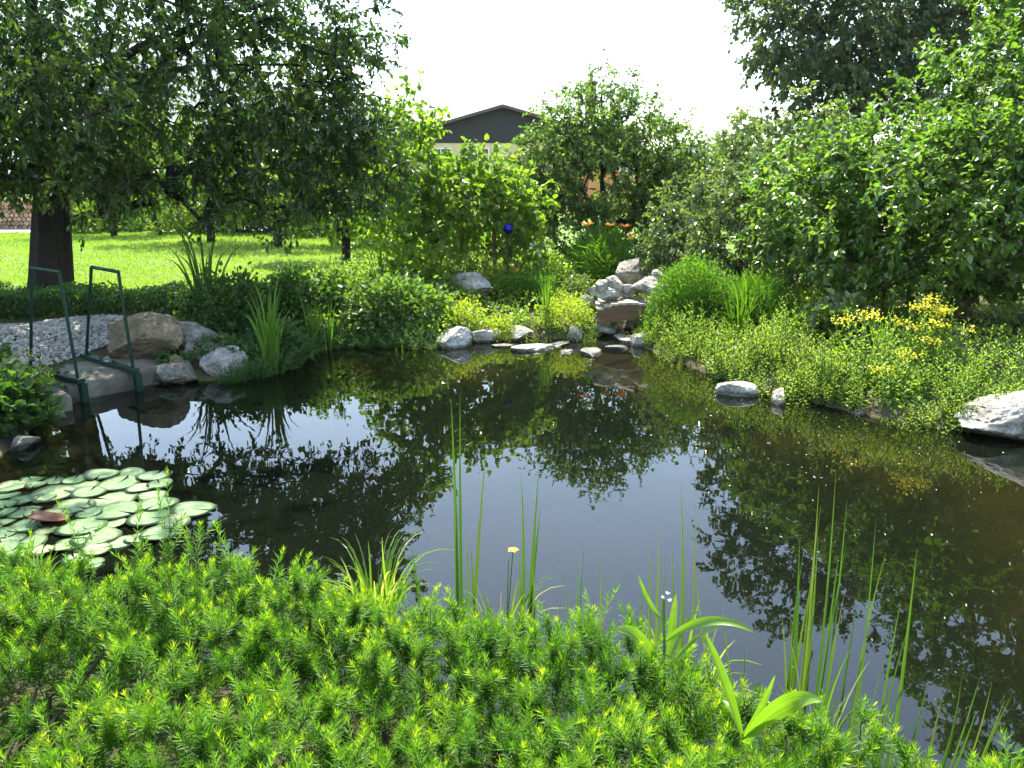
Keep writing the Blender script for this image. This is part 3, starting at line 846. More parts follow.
# ------------------------------------------------------------------ trees
def build_walnut():
    bx = atY(52, 300, 11.2); x, y = bx.x, 11.2
    g0 = gz(x, y)
    trunk = [(x, y, g0 - .1), (x + .03, y, g0 + .35), (x + .12, y, g0 + 1.0), (x + .2, y, g0 + 1.6), (x + .24, y + .05, g0 + 2.15)]
    k = len(trunk) - 1
    ch = [(-1, trunk)]
    n = len(trunk)
    def add(parent, pts):
        nonlocal n
        ch.append((parent, pts)); i0 = n; n += len(pts); return i0
    a = add(k, [(x + .6, y - .2, 3.0), (x + 1.2, y - .3, 3.3), (x + 1.8, y - .4, 3.35), (x + 2.5, y - .6, 3.45), (x + 3.2, y - .7, 3.45), (x + 3.9, y - .9, 3.42), (x + 4.5, y - 1.0, 3.3), (x + 5.0, y - 1.1, 3.05)])
    add(a + 1, [(x + 1.55, y - .5, 3.9), (x + 2.0, y - .7, 4.5), (x + 2.4, y - .8, 5.3), (x + 2.6, y - .9, 6.2)])
    add(a + 2, [(x + 2.3, y - .1, 3.75), (x + 2.9, y - .2, 4.1), (x + 3.6, y - .3, 4.3), (x + 4.2, y - .4, 4.35)])
    add(k, [(x + .1, y + .1, 3.2), (x + .25, y + .1, 4.0), (x + .2, y, 4.9), (x + .35, y, 5.8), (x + .3, y, 6.8), (x + .4, y, 7.8)])
    add(k, [(x - .5, y - .1, 3.0), (x - 1.0, y - .3, 3.7), (x - 1.6, y - .4, 4.3), (x - 2.3, y - .4, 4.7), (x - 3.1, y - .5, 5.0)])
    add(k, [(x + .1, y - .6, 3.0), (x + .2, y - 1.2, 3.6), (x + .3, y - 1.9, 4.1), (x + .6, y - 2.6, 4.3)])
    add(k, [(x + .1, y + .7, 3.3), (x + .4, y + 1.3, 4.0), (x + .6, y + 1.9, 4.6)])
    ells = [((x + .3, y - .6, 5.6), (5.0, 3.4, 3.7), 1.0), ((x + 2.0, y - .9, 3.3), (3.0, 2.2, 1.5), .46), ((x - .6, y - .9, 3.0), (2.9, 2.0, 1.2), .34),
            ((x + 3.6, y - 1.0, 3.6), (1.5, 1.3, 1.6), .16), ((x + 3.9, y - 1.0, 2.35), (1.3, 1.2, .9), .13), ((x + 1.5, y - 1.2, 2.15), (.7, .7, .5), .025), ((x + 2.7, y - .9, 2.0), (.6, .7, .6), .02), ((x - 1.3, y - 1.4, 2.3), (.9, .7, .6), .04), ((x + 4.6, y - 1.0, 2.2), (.6, .6, .6), .03)]
    make_tree('walnut_tree', 'big old broadleaf tree with a dark thick trunk on the lawn edge', 'tree', (x, y, g0), ch, ells, 1700, .24,
              None, 'leaf_walnut', 5, 13, .088, .044, .36, shell=.55, grav=.32, flat=.5, zmin=1.4, seg=.34)
build_walnut()

def shrub_chains(x, y, g0, n, h, sp):
    ch = [(-1, [(x, y, g0 - .1), (x, y, g0 + .05)])]
    for i in range(n):
        a = 2 * math.pi * i / n + random.random()
        s_ = sp * random.uniform(.5, 1)
        ch.append((1, [(x + math.cos(a) * s_ * f ** 1.3, y + math.sin(a) * s_ * f ** 1.3, g0 + h * f) for f in (.25, .5, .75, 1)]))
    return ch
def build_hazel():
    x, y = 5.6, 9.9; g0 = gz(x, y)
    ells = [((5.2, 9.6, 1.7), (1.9, 1.5, 1.25), .7), ((7.0, 10.4, 2.6), (2.3, 1.6, 1.45), .9), ((8.1, 10.5, 4.5), (2.3, 1.8, 2.1), 1.0), ((4.3, 10.6, 1.6), (1.2, 1.1, 1.2), .25), ((7.6, 9.0, 1.6), (1.6, 1.2, 1.0), .25)]
    make_tree('hazel_bush', 'huge spreading hazel bush with broad bright leaves overhanging the sunny bank', 'shrub', (x, y, g0),
              shrub_chains(x, y, g0, 9, 2.4, 1.5), ells, 1900, .16, None, 'leaf_hazel', 5, 12, .080, .057, .34, kind='broad', shell=.5, grav=.15, flat=.9, bark='twig', zmin=.75, crown='foliage', trunk='stems')
build_hazel()
def build_dark_tree():
    x, y = 9.0, 22.0; g0 = gz(x, y)
    ells = [((9.0, 22, 7.3), (3.2, 3.0, 4.0), 1.0), ((8.2, 21.5, 5.0), (2.2, 2, 1.8), .3), ((11.0, 22, 6.6), (2.4, 2.2, 3.0), .35)]
    tr = [(x, y, g0 - .1), (x, y, g0 + 1.2), (x + .05, y, g0 + 2.5), (x, y, 4.4), (x + .1, y, 6.0), (x, y, 7.8), (x, y, 9.6)]
    make_tree('copper_tree', 'tall dull dark green tree rising above the shrubs', 'tree', (x, y, g0), [(-1, tr)], ells, 800, .24,
              None, 'leaf_dark', 5, 12, .145, .10, .52, kind='kite', shell=.5, grav=.35, seg=.5, zmin=2.6)
build_dark_tree()
def build_pear():
    x, y = 1.75, 15.0; g0 = gz(x, y)
    ells = [((1.75, 15, 1.9), (1.8, 1.3, 1.55), 1.0), ((1.55, 15, 3.05), (1.1, .85, .8), .32), ((.65, 14.8, 2.2), (.85, .7, .85), .24), ((2.75, 14.9, 1.9), (.95, .9, 1.25), .38)]
    ex = np.array([(1.55, 15, 3.98), (1.75, 15, 3.95), (1.3, 15, 3.75), (2.1, 14.9, 3.85), (2.25, 15, 3.5), (.95, 15, 3.3), (.25, 14.7, 2.75), (.15, 14.7, 2.4), (3.1, 15, 3.05), (3.35, 15, 2.7), (2.8, 15, 3.1)])
    tr = [(x, y, g0 - .1), (x, y, g0 + .5), (x - .05, y, 1.2), (x - .1, y, 2.0), (x - .15, y, 2.9), (x - .15, y, 3.6)]
    make_tree('pear_tree', 'bushy fruit tree with small glossy leaves in the middle of the garden', 'tree', (x, y, g0), [(-1, tr)], ells, 860, .11,
              None, 'leaf_pear', 4, 10, .085, .05, .30, shell=.55, grav=.1, zmin=.7, seg=.3, extra=ex)
build_pear()
def build_lime():
    x, y = -1.25, 13.0; g0 = gz(x, y)
    ells = [((-.6, 12.9, 1.62), (1.05, .8, .88), .95), ((-1.6, 13, 2.6), (.62, .6, .95), .4), ((-.85, 12.9, 2.05), (.5, .5, .55), .22), ((.05, 12.8, 1.85), (.4, .4, .45), .12), ((-1.6, 12.8, 1.5), (.7, .6, .6), .3), ((.1, 12.7, 1.3), (.45, .5, .5), .15)]
    tr = [(x, y, g0 - .1), (x - .05, y, 1.0), (x - .2, y, 1.8), (x - .35, y, 2.7), (x - .45, y, 3.3)]
    make_tree('young_magnolia', 'young slender tree with large bright lime green leaves before the cream house', 'tree', (x, y, g0),
              [(-1, tr), (1, [(x + .5, y - .1, 1.7), (x + 1.0, y - .2, 2.0)])], ells, 330, .055, None, 'leaf_lime', 3, 8, .115, .075, .34, kind='broad', shell=.6, grav=.25, bark='twig', zmin=.75, seg=.3)
build_lime()
def build_viburnum():
    x, y = 3.5, 12.6; g0 = gz(x, y)
    ells = [((3.35, 12.5, 1.3), (1.35, 1.0, 1.0), 1.0), ((4.5, 12.3, 1.6), (1.2, 1.0, 1.15), .8), ((2.55, 12.9, .95), (.7, .6, .65), .3), ((4.3, 12.3, 2.5), (.6, .6, .8), .2)]
    make_tree('viburnum_bush', 'rounded bush of small shiny grey green leaves behind the clipped ball', 'shrub', (x, y, g0),
              shrub_chains(x, y, g0, 8, 1.3, 1.1), ells, 480, .1, None, 'leaf_vib', 5, 10, .075, .05, .27, shell=.5, grav=.1, bark='twig', zmin=.55, crown='foliage', trunk='stems')
build_viburnum()
def build_cypress():
    p = atY(737, 165, 27.0); x, y = p.x, 27.0; g0 = gz(x, y)
    ells = [((x, y, 2.2), (1.5, 1.3, 1.5), 1), ((x, y, 3.4), (.8, .8, .9), .3), ((x - 1.4, y, 1.9), (.9, .9, 1.1), .3)]
    make_tree('round_tree', 'small pale tree in the gap between the fruit tree and dark tree', 'tree', (x, y, g0),
              [(-1, [(x, y, g0 - .1), (x, y, 1.2), (x, y, 2.2), (x, y, 3.2)])], ells, 170, .12, None, 'leaf_vib', 4, 9, .15, .09, .42, grav=.1, seg=.5, zmin=.7)
build_cypress()
# young fruit trees on the lawn
fr = [(113, 228, 26.0, 1.5, 'little lawn tree with a thin grey stem in front of the white bench'),
      (211, 242, 23.0, 1.8, 'lawn tree standing behind the tall dark blade clump'),
      (278, 246, 21.5, 1.7, 'lawn tree with the thickest stem in front of the dark hedge'),
      (346, 262, 17.2, 1.15, 'short lawn tree with bright yellowish leaves nearest the young lime green tree')]
for px, py, Y, rr, lab in fr:
    p = atY(px, py, Y); g0 = gz(p.x, Y); x = p.x
    zc = .78 + rr * .95
    ells = [((x, Y, zc), (rr * 1.25, rr, rr * .85), 1), ((x + rr * .6, Y, zc - .2), (rr * .9, rr * .8, rr * .6), .35), ((x - rr * .7, Y, zc), (rr * .8, rr * .8, rr * .6), .3)]
    make_tree('fruit_tree', lab, 'tree', (x, Y, g0), [(-1, [(x, Y, g0 - .1), (x + .03, Y, g0 + .6), (x, Y, g0 + 1.2), (x, Y, zc)])], ells, int(150 * rr), .06 + .03 * rr,
              None, 'leaf_fruit', 4, 9, .12, .075, .4, 'young fruit trees standing on the lawn', grav=.2, seg=.4, bark='bark', zmin=1.0)
# far background trees closing the view
bgt = [(-30, 40, 4.5, 'far round tree at the outer end of the woodpile'), (-21, 44, 5.5, 'far tree directly behind the shed'), (-13, 46, 4.2, 'far tree behind the blue grey outbuilding'),
       (-8.2, 42, 3.6, 'far tree beside the pale wall panel of the cream house'), (13, 40, 4.8, 'far tree seen behind the dull dark tree'), (21, 34, 6.0, 'far tree behind the huge hazel bush'), (9.5, 52, 3.0, 'far tree next to the orange house')]
for x, Y, h, lab in bgt:
    g0 = gz(x, Y); rr = h * .55
    ells = [((x, Y, g0 + h * .58), (rr * 1.2, rr, h * .45), 1), ((x + rr * .7, Y, g0 + h * .42), (rr * .9, rr * .8, h * .3), .4), ((x - rr * .7, Y, g0 + h * .45), (rr * .8, rr * .8, h * .3), .35)]
    make_tree('background_tree', lab, 'tree', (x, Y, g0), [(-1, [(x, Y, g0 - .2), (x, Y, g0 + h * .3), (x, Y, g0 + h * .6), (x, Y, g0 + h * .85)])], ells, 200, .2,
              None, 'leaf_dark', 4, 8, .36, .26, .75, 'trees far behind the garden', grav=.1, seg=.9, zmin=g0 + .5, twigs=False)
# dark clipped hedge at the back of the lawn
def back_hedge():
    Y = 27.5
    x0 = atY(225, 220, Y).x; x1 = atY(395, 220, Y).x; g0 = gz(x0, Y)
    t = thing('tall_hedge', 'tall dark evergreen hedge closing the far end of the lawn', 'hedge', ((x0 + x1) / 2, Y, g0))
    L = x1 - x0; n = 7500
    P = np.stack([rng.uniform(-L / 2, L / 2, n), rng.uniform(-.7, .7, n), rng.uniform(0, 1.85, n)], 1)
    P[:, 2] *= 1 + .06 * np.sin(P[:, 0] * 2.1)
    b = MB(); b.leaves(P, rnd(n), rnd(n), .17 * rng.uniform(.7, 1.2, n), .11, rng.random(n) * .5, 'kite'); b.build('foliage', M['leaf_dark'], t)
    s = MB()
    for i in range(24):
        xx = -L / 2 + L * (i + .5) / 24; s.tube([(xx, 0, -.1), (xx, 0, 1.5)], [.04, .015], 5)
    s.build('stems', M['bark'], t)
back_hedge()

# shrubs closing the far side of the lawn
for px, Y, rx, rz_, mt, lab in [(88, 28.0, 1.2, 1.1, 'leaf_fruit', 'leafy shrub beyond the lawn next to the plank shed'), (128, 28.6, 1.3, .62, 'leaf_shade', 'low dark shrub in front of the white bench end'), (178, 27.8, 1.5, 1.5, 'leaf_fruit', 'tall light green shrub before the blue grey outbuilding'),
                                (208, 28.0, 1.1, 1.0, 'leaf_shade', 'dark shrub touching the end of the tall evergreen hedge'), (305, 25.8, 1.4, .9, 'leaf_shade', 'dark shrub in front of the tall evergreen hedge'), (372, 22.0, 1.5, 1.5, 'leaf_fruit', 'light green shrub behind the young lime green tree')]:
    mound('lawn_shrub', lab, 'shrub', px, 225, Y, (rx, .9, rz_), 1900, .15, .095, mt)

# ------------------------------------------------------------------ lawn grass, ground cover
def lawn_grass():
    n = 150000
    x = rng.uniform(-14, 1.5, n); y = 10.4 + 17.5 * rng.random(n) ** 1.5
    x = np.where(y > 16, x * 1.25 - 1, x)
    keep = (sstep(-1.0, -2.0, x + (y - 11) * .05) > .5) | (y > 17)
    x, y = x[keep], y[keep]; n = len(x)
    z = ground_z(x, y)
    P = np.stack([x, y, z - .005], 1)
    D = unit(np.stack([rng.normal(0, .55, n), rng.normal(0, .55, n), np.ones(n)], 1))
    L = rng.uniform(.035, .085, n) * (1 + (y - 10) * .03)
    patch = .5 + .18 * np.sin(x * 1.1 + np.sin(y * .9)) * np.cos(y * .8)
    b = MB(); b.leaves(P, D, rnd(n) * [1, 1, .2], L, .010 * (1 + (y - 10) * .06), np.clip(patch + rng.normal(0, .2, n), 0, 1), 'kite', droop=.1)
    tag(b.build('lawn_grass', M['grass']), 'short sunlit green lawn grass', kind='stuff')
    k = 260
    x = rng.uniform(-12, -3, k); y = rng.uniform(10.8, 20, k)
    f = MB(); f.leaves(np.stack([x, y, ground_z(x, y) + .05], 1), rnd(k), unit(rnd(k) * .4 + [0, 0, 1]), .025, .025, rng.random(k), 'kite')
    tag(f.build('lawn_daisies', M['petal_white']), 'tiny white daisies dotted through the lawn', kind='stuff')
lawn_grass()
def bed_cover():
    """low mixed planting that nobody could count, over the beds round the pond"""
    def area(n, x0, x1, y0, y1, cond, L, W, hmax, mat, name, v0=.5):
        x = rng.uniform(x0, x1, n); y = rng.uniform(y0, y1, n)
        s_ = poly_sd(x, y, pond)
        k = cond(x, y, s_); x, y = x[k], y[k]; m = len(x)
        cl = .5 + .5 * np.sin(x * 4.1 + 2 * np.sin(y * 2.3)) * np.cos(y * 3.7 + np.sin(x * 1.9))
        z = ground_z(x, y) + rng.random(m) ** .8 * hmax * (.25 + .75 * cl)
        b = MB(); P = np.stack([x, y, z], 1)
        sz = rng.uniform(.55, 1.2, m)
        b.leaves(P, unit(rnd(m) + [0, 0, .5]), unit(rnd(m) * .7 + [0, 0, 1]), L * sz, W * sz, np.clip(v0 + .2 * (cl - .5) + rng.normal(0, .2, m), 0, 1), 'kite')
        tag(b.build(name, M[mat]), kind='stuff')
    area(30000, -3.2, 4.5, 9.6, 16.5, lambda x, y, s: (s > .03) & ~((np.abs(x - 1.6) < .5) & (y > 11.0) & (y < 11.9)), .075, .045, .34, 'leaf_bed', 'ground_cover', .4)
    area(9000, -4.4, -1.2, 7.6, 11.0, lambda x, y, s: (s > .1) & (x + .35 * y > -.9) , .075, .045, .28, 'leaf_shade', 'shade_cover')
    area(16000, 2.0, 9.0, 4.0, 12.0, lambda x, y, s: (s > .04) , .07, .035, .24, 'leaf_bed', 'bank_cover')
    area(8000, -8.0, -3.4, 3.0, 7.6, lambda x, y, s: (s > .05) , .075, .045, .26, 'leaf_shade', 'corner_cover')
    area(7000, -3.5, 4.5, .2, 3.6, lambda x, y, s: (s > .04) & (s < 1.2), .06, .03, .2, 'leaf_shade', 'edge_cover')
bed_cover()

# ------------------------------------------------------------------ shaded low hedge, gravel, slabs, boulders, hand rails
def low_hedge():
    P0 = np.array([-8.6, 10.35]); P1 = np.array([-3.35, 10.25])
    c = (P0 + P1) / 2; g0 = .3
    t = thing('low_hedge', 'low dark hedge in tree shade between lawn and gravel', 'hedge', (c[0], c[1], g0))
    L = P1[0] - P0[0]; n = 26000
    d = np.stack([rng.uniform(-L / 2, L / 2, n), rng.uniform(-.40, .40, n), rng.random(n) ** .7 * .40], 1)
    d[:, 2] *= 1 + .10 * np.sin(d[:, 0] * 5) + .06 * np.sin(d[:, 0] * 13)
    D = unit(rnd(n) + [0, 0, .6])
    b = MB(); b.leaves(d, D, rnd(n), .055 * rng.uniform(.6, 1.2, n), .03, np.clip(rng.normal(.35, .2, n), 0, 1), 'kite'); b.build('foliage', M['leaf_shade'], t)
    s = MB()
    for i in range(50):
        x = -L / 2 + L * (i + random.random()) / 50; y = random.uniform(-.2, .2)
        s.tube([(x, 0, -.12), (x + random.uniform(-.1, .1), y, .33)], [.012, .005], 4)
    s.tube([(-L / 2 - .05, 0, -.10), (L / 2 + .05, 0, -.10)], .014, 4)
    s.build('stems', M['twig'], t)
low_hedge()
def gravel():
    n = 6500
    poly = np.array([tuple(at(px, py, .17)[:2]) for px, py in [(-40, 346), (12, 341), (60, 338), (100, 335), (125, 338), (112, 350), (90, 356), (50, 368), (14, 374), (-40, 378)]])
    mn, mx = poly.min(0), poly.max(0)
    b0 = MB(); b0.add([(x, y, gz(x, y) + .012) for x, y in poly], [[tuple(range(len(poly)))]])
    x = rng.uniform(mn[0], mx[0], n * 3); y = rng.uniform(mn[1], mx[1], n * 3)
    k = poly_sd(x, y, poly) < 0.03; x, y = x[k][:n], y[k][:n]; n = len(x)
    V0, F0 = ICO1
    sc = rng.uniform(.011, .024, (n, 1, 1)) * rng.uniform(.7, 1.3, (n, 1, 3)) * np.array([1, 1, .65])
    V = V0[None] * (1 + .2 * rng.normal(size=(n, 12, 1))) * sc + np.stack([x, y, ground_z(x, y) + .015], 1)[:, None]
    b = MB(); f = (F0[None] + np.arange(n)[:, None, None] * 12).reshape(-1, 3)
    b.add(V.reshape(-1, 3), [f], np.repeat(rng.random(n), 12))
    tag(b.build('gravel', M['pebble'], None, True), 'pale rounded pebbles spread behind the step', kind='stuff')
gravel()

def slab(name, label, pxs, z1, z0, seed, mat='slab', group=None):
    g = np.random.default_rng(seed)
    P = np.array([tuple(at(px, py, z1)[:2]) for px, py in pxs])
    c = P.mean(0); P = P - c
    # resample and chip the outline
    Q = []
    for i in range(len(P)):
        a, e = P[i], P[(i + 1) % len(P)]
        m = max(2, int(np.linalg.norm(e - a) / .06))
        for k in range(m): Q.append(a + (e - a) * k / m)
    Q = np.array(Q); Q *= (1 + g.normal(0, .008, len(Q)))[:, None]
    n = len(Q); zt = z1 - z0
    rings = []
    for s_, z in ((.98, 0), (1.0, zt * .35), (1.005, zt * .8), (.985, zt * .97), (.96, zt), (.7, zt + .006), (.35, zt + .008)):
        r = np.column_stack([Q * s_, np.full(n, z)]); r += g.normal(0, .005, r.shape); rings.append(r)
    V = np.concatenate(rings + [[[0, 0, zt + .008]]])
    i = np.arange(n); fs = [np.concatenate([np.stack([k * n + i, k * n + (i + 1) % n, (k + 1) * n + (i + 1) % n, (k + 1) * n + i], 1) for k in range(len(rings) - 1)])]
    fs.append(np.stack([(len(rings) - 1) * n + i, (len(rings) - 1) * n + (i + 1) % n, np.full(n, len(rings) * n)], 1))
    # orient upward
    o = link(name, mesh(name, V, fs, None, True), M[mat])
    import bmesh
    bm = bmesh.new(); bm.from_mesh(o.data); bmesh.ops.recalc_face_normals(bm, faces=bm.faces); bm.to_mesh(o.data); bm.free()
    o.location = (c[0], c[1], z0)
    return tag(o, label, 'stone slab', group)
slab('stone_slab', 'broad flat grey stone step under the pair of green rails', [(32, 380), (58, 366), (98, 349), (140, 352), (166, 364), (148, 369), (128, 374), (100, 379), (72, 384)], .17, -.45, 3)
slab('stone_slab', 'rough flat stone at the outer foot of the first green rail', [(14, 376), (30, 372), (56, 380), (70, 396), (52, 402), (22, 392)], .13, -.4, 4)

def handrail(label, pa, pb, zt, ln, wt):
    a = at(*pa, .175); e = at(*pb, .175)
    d = (e - a); L = d.length; ang = math.atan2(d.y, d.x)
    t = thing('handrail', label, 'handrail', a, ang, 'pair of green pond hand rails')
    r = .0145
    def sq(b, P, w_): b.tube(P, w_ * 1.25, 4, caps=True)
    b = MB(); sq(b, [(.05, 0, .05), (.05 + ln, 0, zt)], r); b.build('upright', M['rail'], t)
    b = MB(); sq(b, [(.05 + ln, 0, zt), (.05 + ln + wt, 0, zt - .01)], r * 1.02); b.build('top_bar', M['rail'], t)
    b = MB(); sq(b, [(.035 + ln + wt, 0, zt - .02), (L - (L - wt - ln) * .10, 0, .10), (L + .02, 0, -.30)], r); b.build('slanted_post', M['rail'], t)
    b = MB(); b.box((L / 2 + .01, .0, .035), (L + .08, .07, .042)); base = b.build('base_beam', M['rail'], t)
    for x in (.12, L * .36, L * .62):
        k = MB(); k.tube([(x, 0, .062), (x, 0, .082)], .016, 6); k.build('bolt', M['rail'], base)
    b = MB(); b.box((L + .03, .02, -.11), (.05, .06, .24)); b.build('front_plate', M['rail'], t)
    b = MB(); b.box((L + .035, .02, -.30), (.06, .06, .14)); b.build('steel_foot', M['steel'], t)
handrail('green metal rail standing in front of the thick trunk', (29, 372), (79, 384), 1.06, .30, .50)
handrail('green metal rail standing beside the big mossy boulder', (85, 359), (134, 374), 1.02, .40, .60)

def R_(px, py, z, wpx, hpx, label, seed, mat='rock', dep=1.0, sink=.3, rz=None, flat=None, name='boulder', cat='rock', cuts=9, group=None, wedge=False):
    """a rock whose visible bottom meets height z at pixel (px,py), about wpx x hpx in the picture"""
    p = at(px, py, z); sc = p.y / cp / F * 1.02
    w_ = wpx * sc; h_ = hpx * sc * 1.05
    hh = h_ / (1 - sink)
    p.y += w_ * dep * .42
    return rock(name, label, (p.x, p.y, z + h_ - hh * .47), (w_ * 1.08, w_ * dep, hh * 1.08), seed, rz if rz is not None else seed * 1.3, mat, cuts, flat=flat, cat=cat, group=group, wedge=wedge)
R_(138, 366, .12, 68, 41, 'big mossy brown boulder beside the second green rail', 21, 'rock_moss', .9, .15, rz=.25, cuts=6)
R_(168, 350, .2, 78, 24, 'long flat grey rock lying behind the big mossy boulder', 22, 'rock_dark', .7, .2, rz=-.05, flat=.6)
R_(190, 371, .02, 30, 24, 'roundish grey stone between the mossy boulder and the pale one', 23, 'rock_dark', .9, .2)
R_(209, 359, .12, 22, 17, 'small grey stone wedged above the pale shore boulder', 24, 'rock_dark', .9, .2)
R_(222, 378, .0, 48, 24, 'pale pitted boulder at the water edge in the tree shade', 25, 'rock', .8, .25)
R_(170, 384, .0, 52, 16, 'dark wet rock low at the water beside the step', 26, 'rock_dark', .8, .3)
R_(175, 372, .10, 18, 14, 'small brown stone tucked against the mossy boulder', 27, 'rock_moss', .9, .2)
R_(18, 452, -.02, 34, 16, 'dark wet stone under the leafy corner plants', 28, 'rock_dark', .8, .3)
# far shore
R_(453, 350, -.02, 32, 19, 'rounded white stone at the far shore, first of the row', 131, 'rock', .9, .25, cuts=5)
R_(483, 343, .0, 38, 12, 'flat pale stone next to the rounded white stone', 32, 'rock', .7, .3)
R_(518, 341, .0, 36, 11, 'flat pale stone in front of the yellow green cushions', 33, 'rock', .7, .3)
R_(535, 353, -.02, 44, 8, 'thin flat stepping stone in the water', 34, 'rock', .6, .35, flat=.35)
R_(592, 358, -.02, 38, 8, 'dark edged flat stepping stone in the water before the bridge', 35, 'rock_dark', .6, .35, flat=.35)
R_(576, 341, .0, 17, 12, 'small upright white stone beside the cushion plants', 36, 'rock', .8, .2)
R_(612, 336, .0, 30, 9, 'pale flat stone in the stream below the bridge', 37, 'rock', .7, .3)
R_(560, 347, -.02, 30, 5, 'pale flat stone barely above the water between the stepping stones', 61, 'rock', .6, .4, flat=.4)
R_(505, 349, -.02, 26, 5, 'small flat stone at the start of the stepping stone row', 63, 'rock', .6, .4, flat=.4)
R_(566, 355, -.02, 24, 5, 'small flat stone between the thin and the dark edged stepping stones', 64, 'rock', .6, .4, flat=.4)
R_(618, 351, -.02, 28, 6, 'flat stone closing the stepping stone row towards the stream', 65, 'rock', .6, .4, flat=.4)
R_(625, 342, -.01, 36, 7, 'broad pale flat stone in the stream mouth', 62, 'rock', .6, .4, flat=.4)
R_(636, 328, .04, 26, 8, 'flat pale stone under the far end of the bridge', 60, 'rock', .7, .3)
R_(641, 347, .0, 26, 10, 'pale stone at the mouth of the stream', 38, 'rock', .7, .3)
R_(597, 326, .12, 20, 9, 'pale stone at the bank end of the bridge', 39, 'rock', .7, .3)
R_(471, 296, .42, 50, 18, 'long whitish boulder lying among the flower beds', 40, 'rock', .6, .2, rz=.1)
# heap by the bridge
R_(632, 291, .55, 38, 27, 'tall dark boulder at the top of the heap', 243, 'rock_dark', .9, .15, cuts=12)
R_(650, 299, .5, 34, 22, 'squarish grey boulder below the tall dark one', 142, 'rock', .8, .1, cuts=12)
R_(604, 300, .48, 32, 11, 'flat pale stone at the base of the heap', 43, 'rock', .8, .2)
R_(615, 292, .58, 17, 13, 'egg shaped white stone on the heap', 44, 'rock', .9, .1, cuts=3)
R_(603, 293, .58, 14, 11, 'small white stone resting on the flat pale one', 45, 'rock', .9, .1, cuts=4)
R_(628, 297, .5, 16, 10, 'little grey stone at the bridge end of the heap', 46, 'rock', .9, .1)
R_(658, 284, .62, 14, 12, 'white stone behind the squarish grey boulder', 47, 'rock', .9, .1, cuts=4)
R_(588, 305, .38, 14, 8, 'small pale stone by the bridge end', 48, 'rock', .9, .1)
# right hand shallows
R_(741, 400, -.03, 42, 13, 'smooth grey oval stone rising from the shallow water', 51, 'rock', .7, .3, cuts=5, rz=.1)
R_(781, 408, -.03, 24, 16, 'rough pointed stone beside the smooth oval stone', 52, 'rock', .8, .25)
R_(859, 417, -.02, 13, 6, 'tiny white stone poking out of the shallows', 53, 'rock', .8, .3)
R_(1020, 448, -.05, 116, 52, 'large pale wedge shaped boulder at the water edge', 57, 'rock', .7, .12, rz=.15, cuts=10, wedge=True)

def foot_bridge():
    a = atY(595, 306, 10.95); e = atY(656, 306, 10.95)
    c = (a + e) / 2; L = (e - a).length
    z = .36
    t = thing('garden_bridge', 'tiny arched brown wooden footbridge over the stream', 'bridge', (c.x, c.y - .25, z), 0.03)
    d = MB(); n = 9
    arch = lambda s: .10 * (1 - (2 * s - 1) ** 2)
    for i in range(n):
        s = (i + .5) / n
        d.box((-L / 2 + L * s, .3, arch(s) + random.uniform(-.002, .002)), (L / n - .004, .72, .03), a=.5)
    d.build('deck', M['plank'], t)
    for y in (-.05, .64):
        f = MB(); k = 17
        top = [(-L / 2 - .02 + (L + .04) * s, arch(s) - .02) for s in np.linspace(0, 1, k)]
        bot = [(-L / 2 + .06 + (L - .12) * s, -.175 + .05 * (1 - (2 * s - 1) ** 2)) for s in np.linspace(0, 1, k)]
        V = [(x, y - .022, zz) for x, zz in top] + [(x, y - .022, zz) for x, zz in bot] + [(x, y + .022, zz) for x, zz in top] + [(x, y + .022, zz) for x, zz in bot]
        q = []
        for i in range(k - 1):
            q += [(k + i, k + i + 1, i + 1, i), (2 * k + i, 2 * k + i + 1, 3 * k + i + 1, 3 * k + i), (i, i + 1, 2 * k + i + 1, 2 * k + i), (k + i, 3 * k + i, 3 * k + i + 1, k + i + 1)]
        q += [(0, 2 * k, 3 * k, k), (k - 1, 2 * k - 1, 4 * k - 1, 3 * k - 1)]
        f.add(V, [q]); f.build('side_board', M['wood_brown'], t)
foot_bridge()

# blue gazing ball
p = atY(508, 229, 12.2); g0 = gz(p.x, 12.2)
t = thing('gazing_ball', 'shiny blue glass ball on a thin stake', 'garden ball', (p.x, 12.2, g0))
b = MB(); h = p.z - g0; an = np.linspace(-math.pi / 2 + .05, math.pi / 2 - .05, 16)
b.lathe(np.stack([.075 * np.cos(an), h + .075 * np.sin(an)], 1), 24); b.build('ball', M['ball'], t, True)
b = MB(); b.tube([(0, 0, -.1), (0, 0, h - .07)], .011, 6); b.lathe([(.011, h - .11), (.028, h - .085), (.03, h - .066)], 10); b.build('stake', M['rubber'], t)
p = atY(494, 245, 12.8); g0 = gz(p.x, 12.8)
b = MB(); b.tube([(0, 0, -.1), (.01, 0, .5), (0, 0, atY(494, 228, 12.8).z - g0)], .035, 7)
o = b.build('garden_post', M['stake']); o.location = (p.x, 12.8, g0); tag(o, 'short weathered wooden post next to the blue ball', 'post')

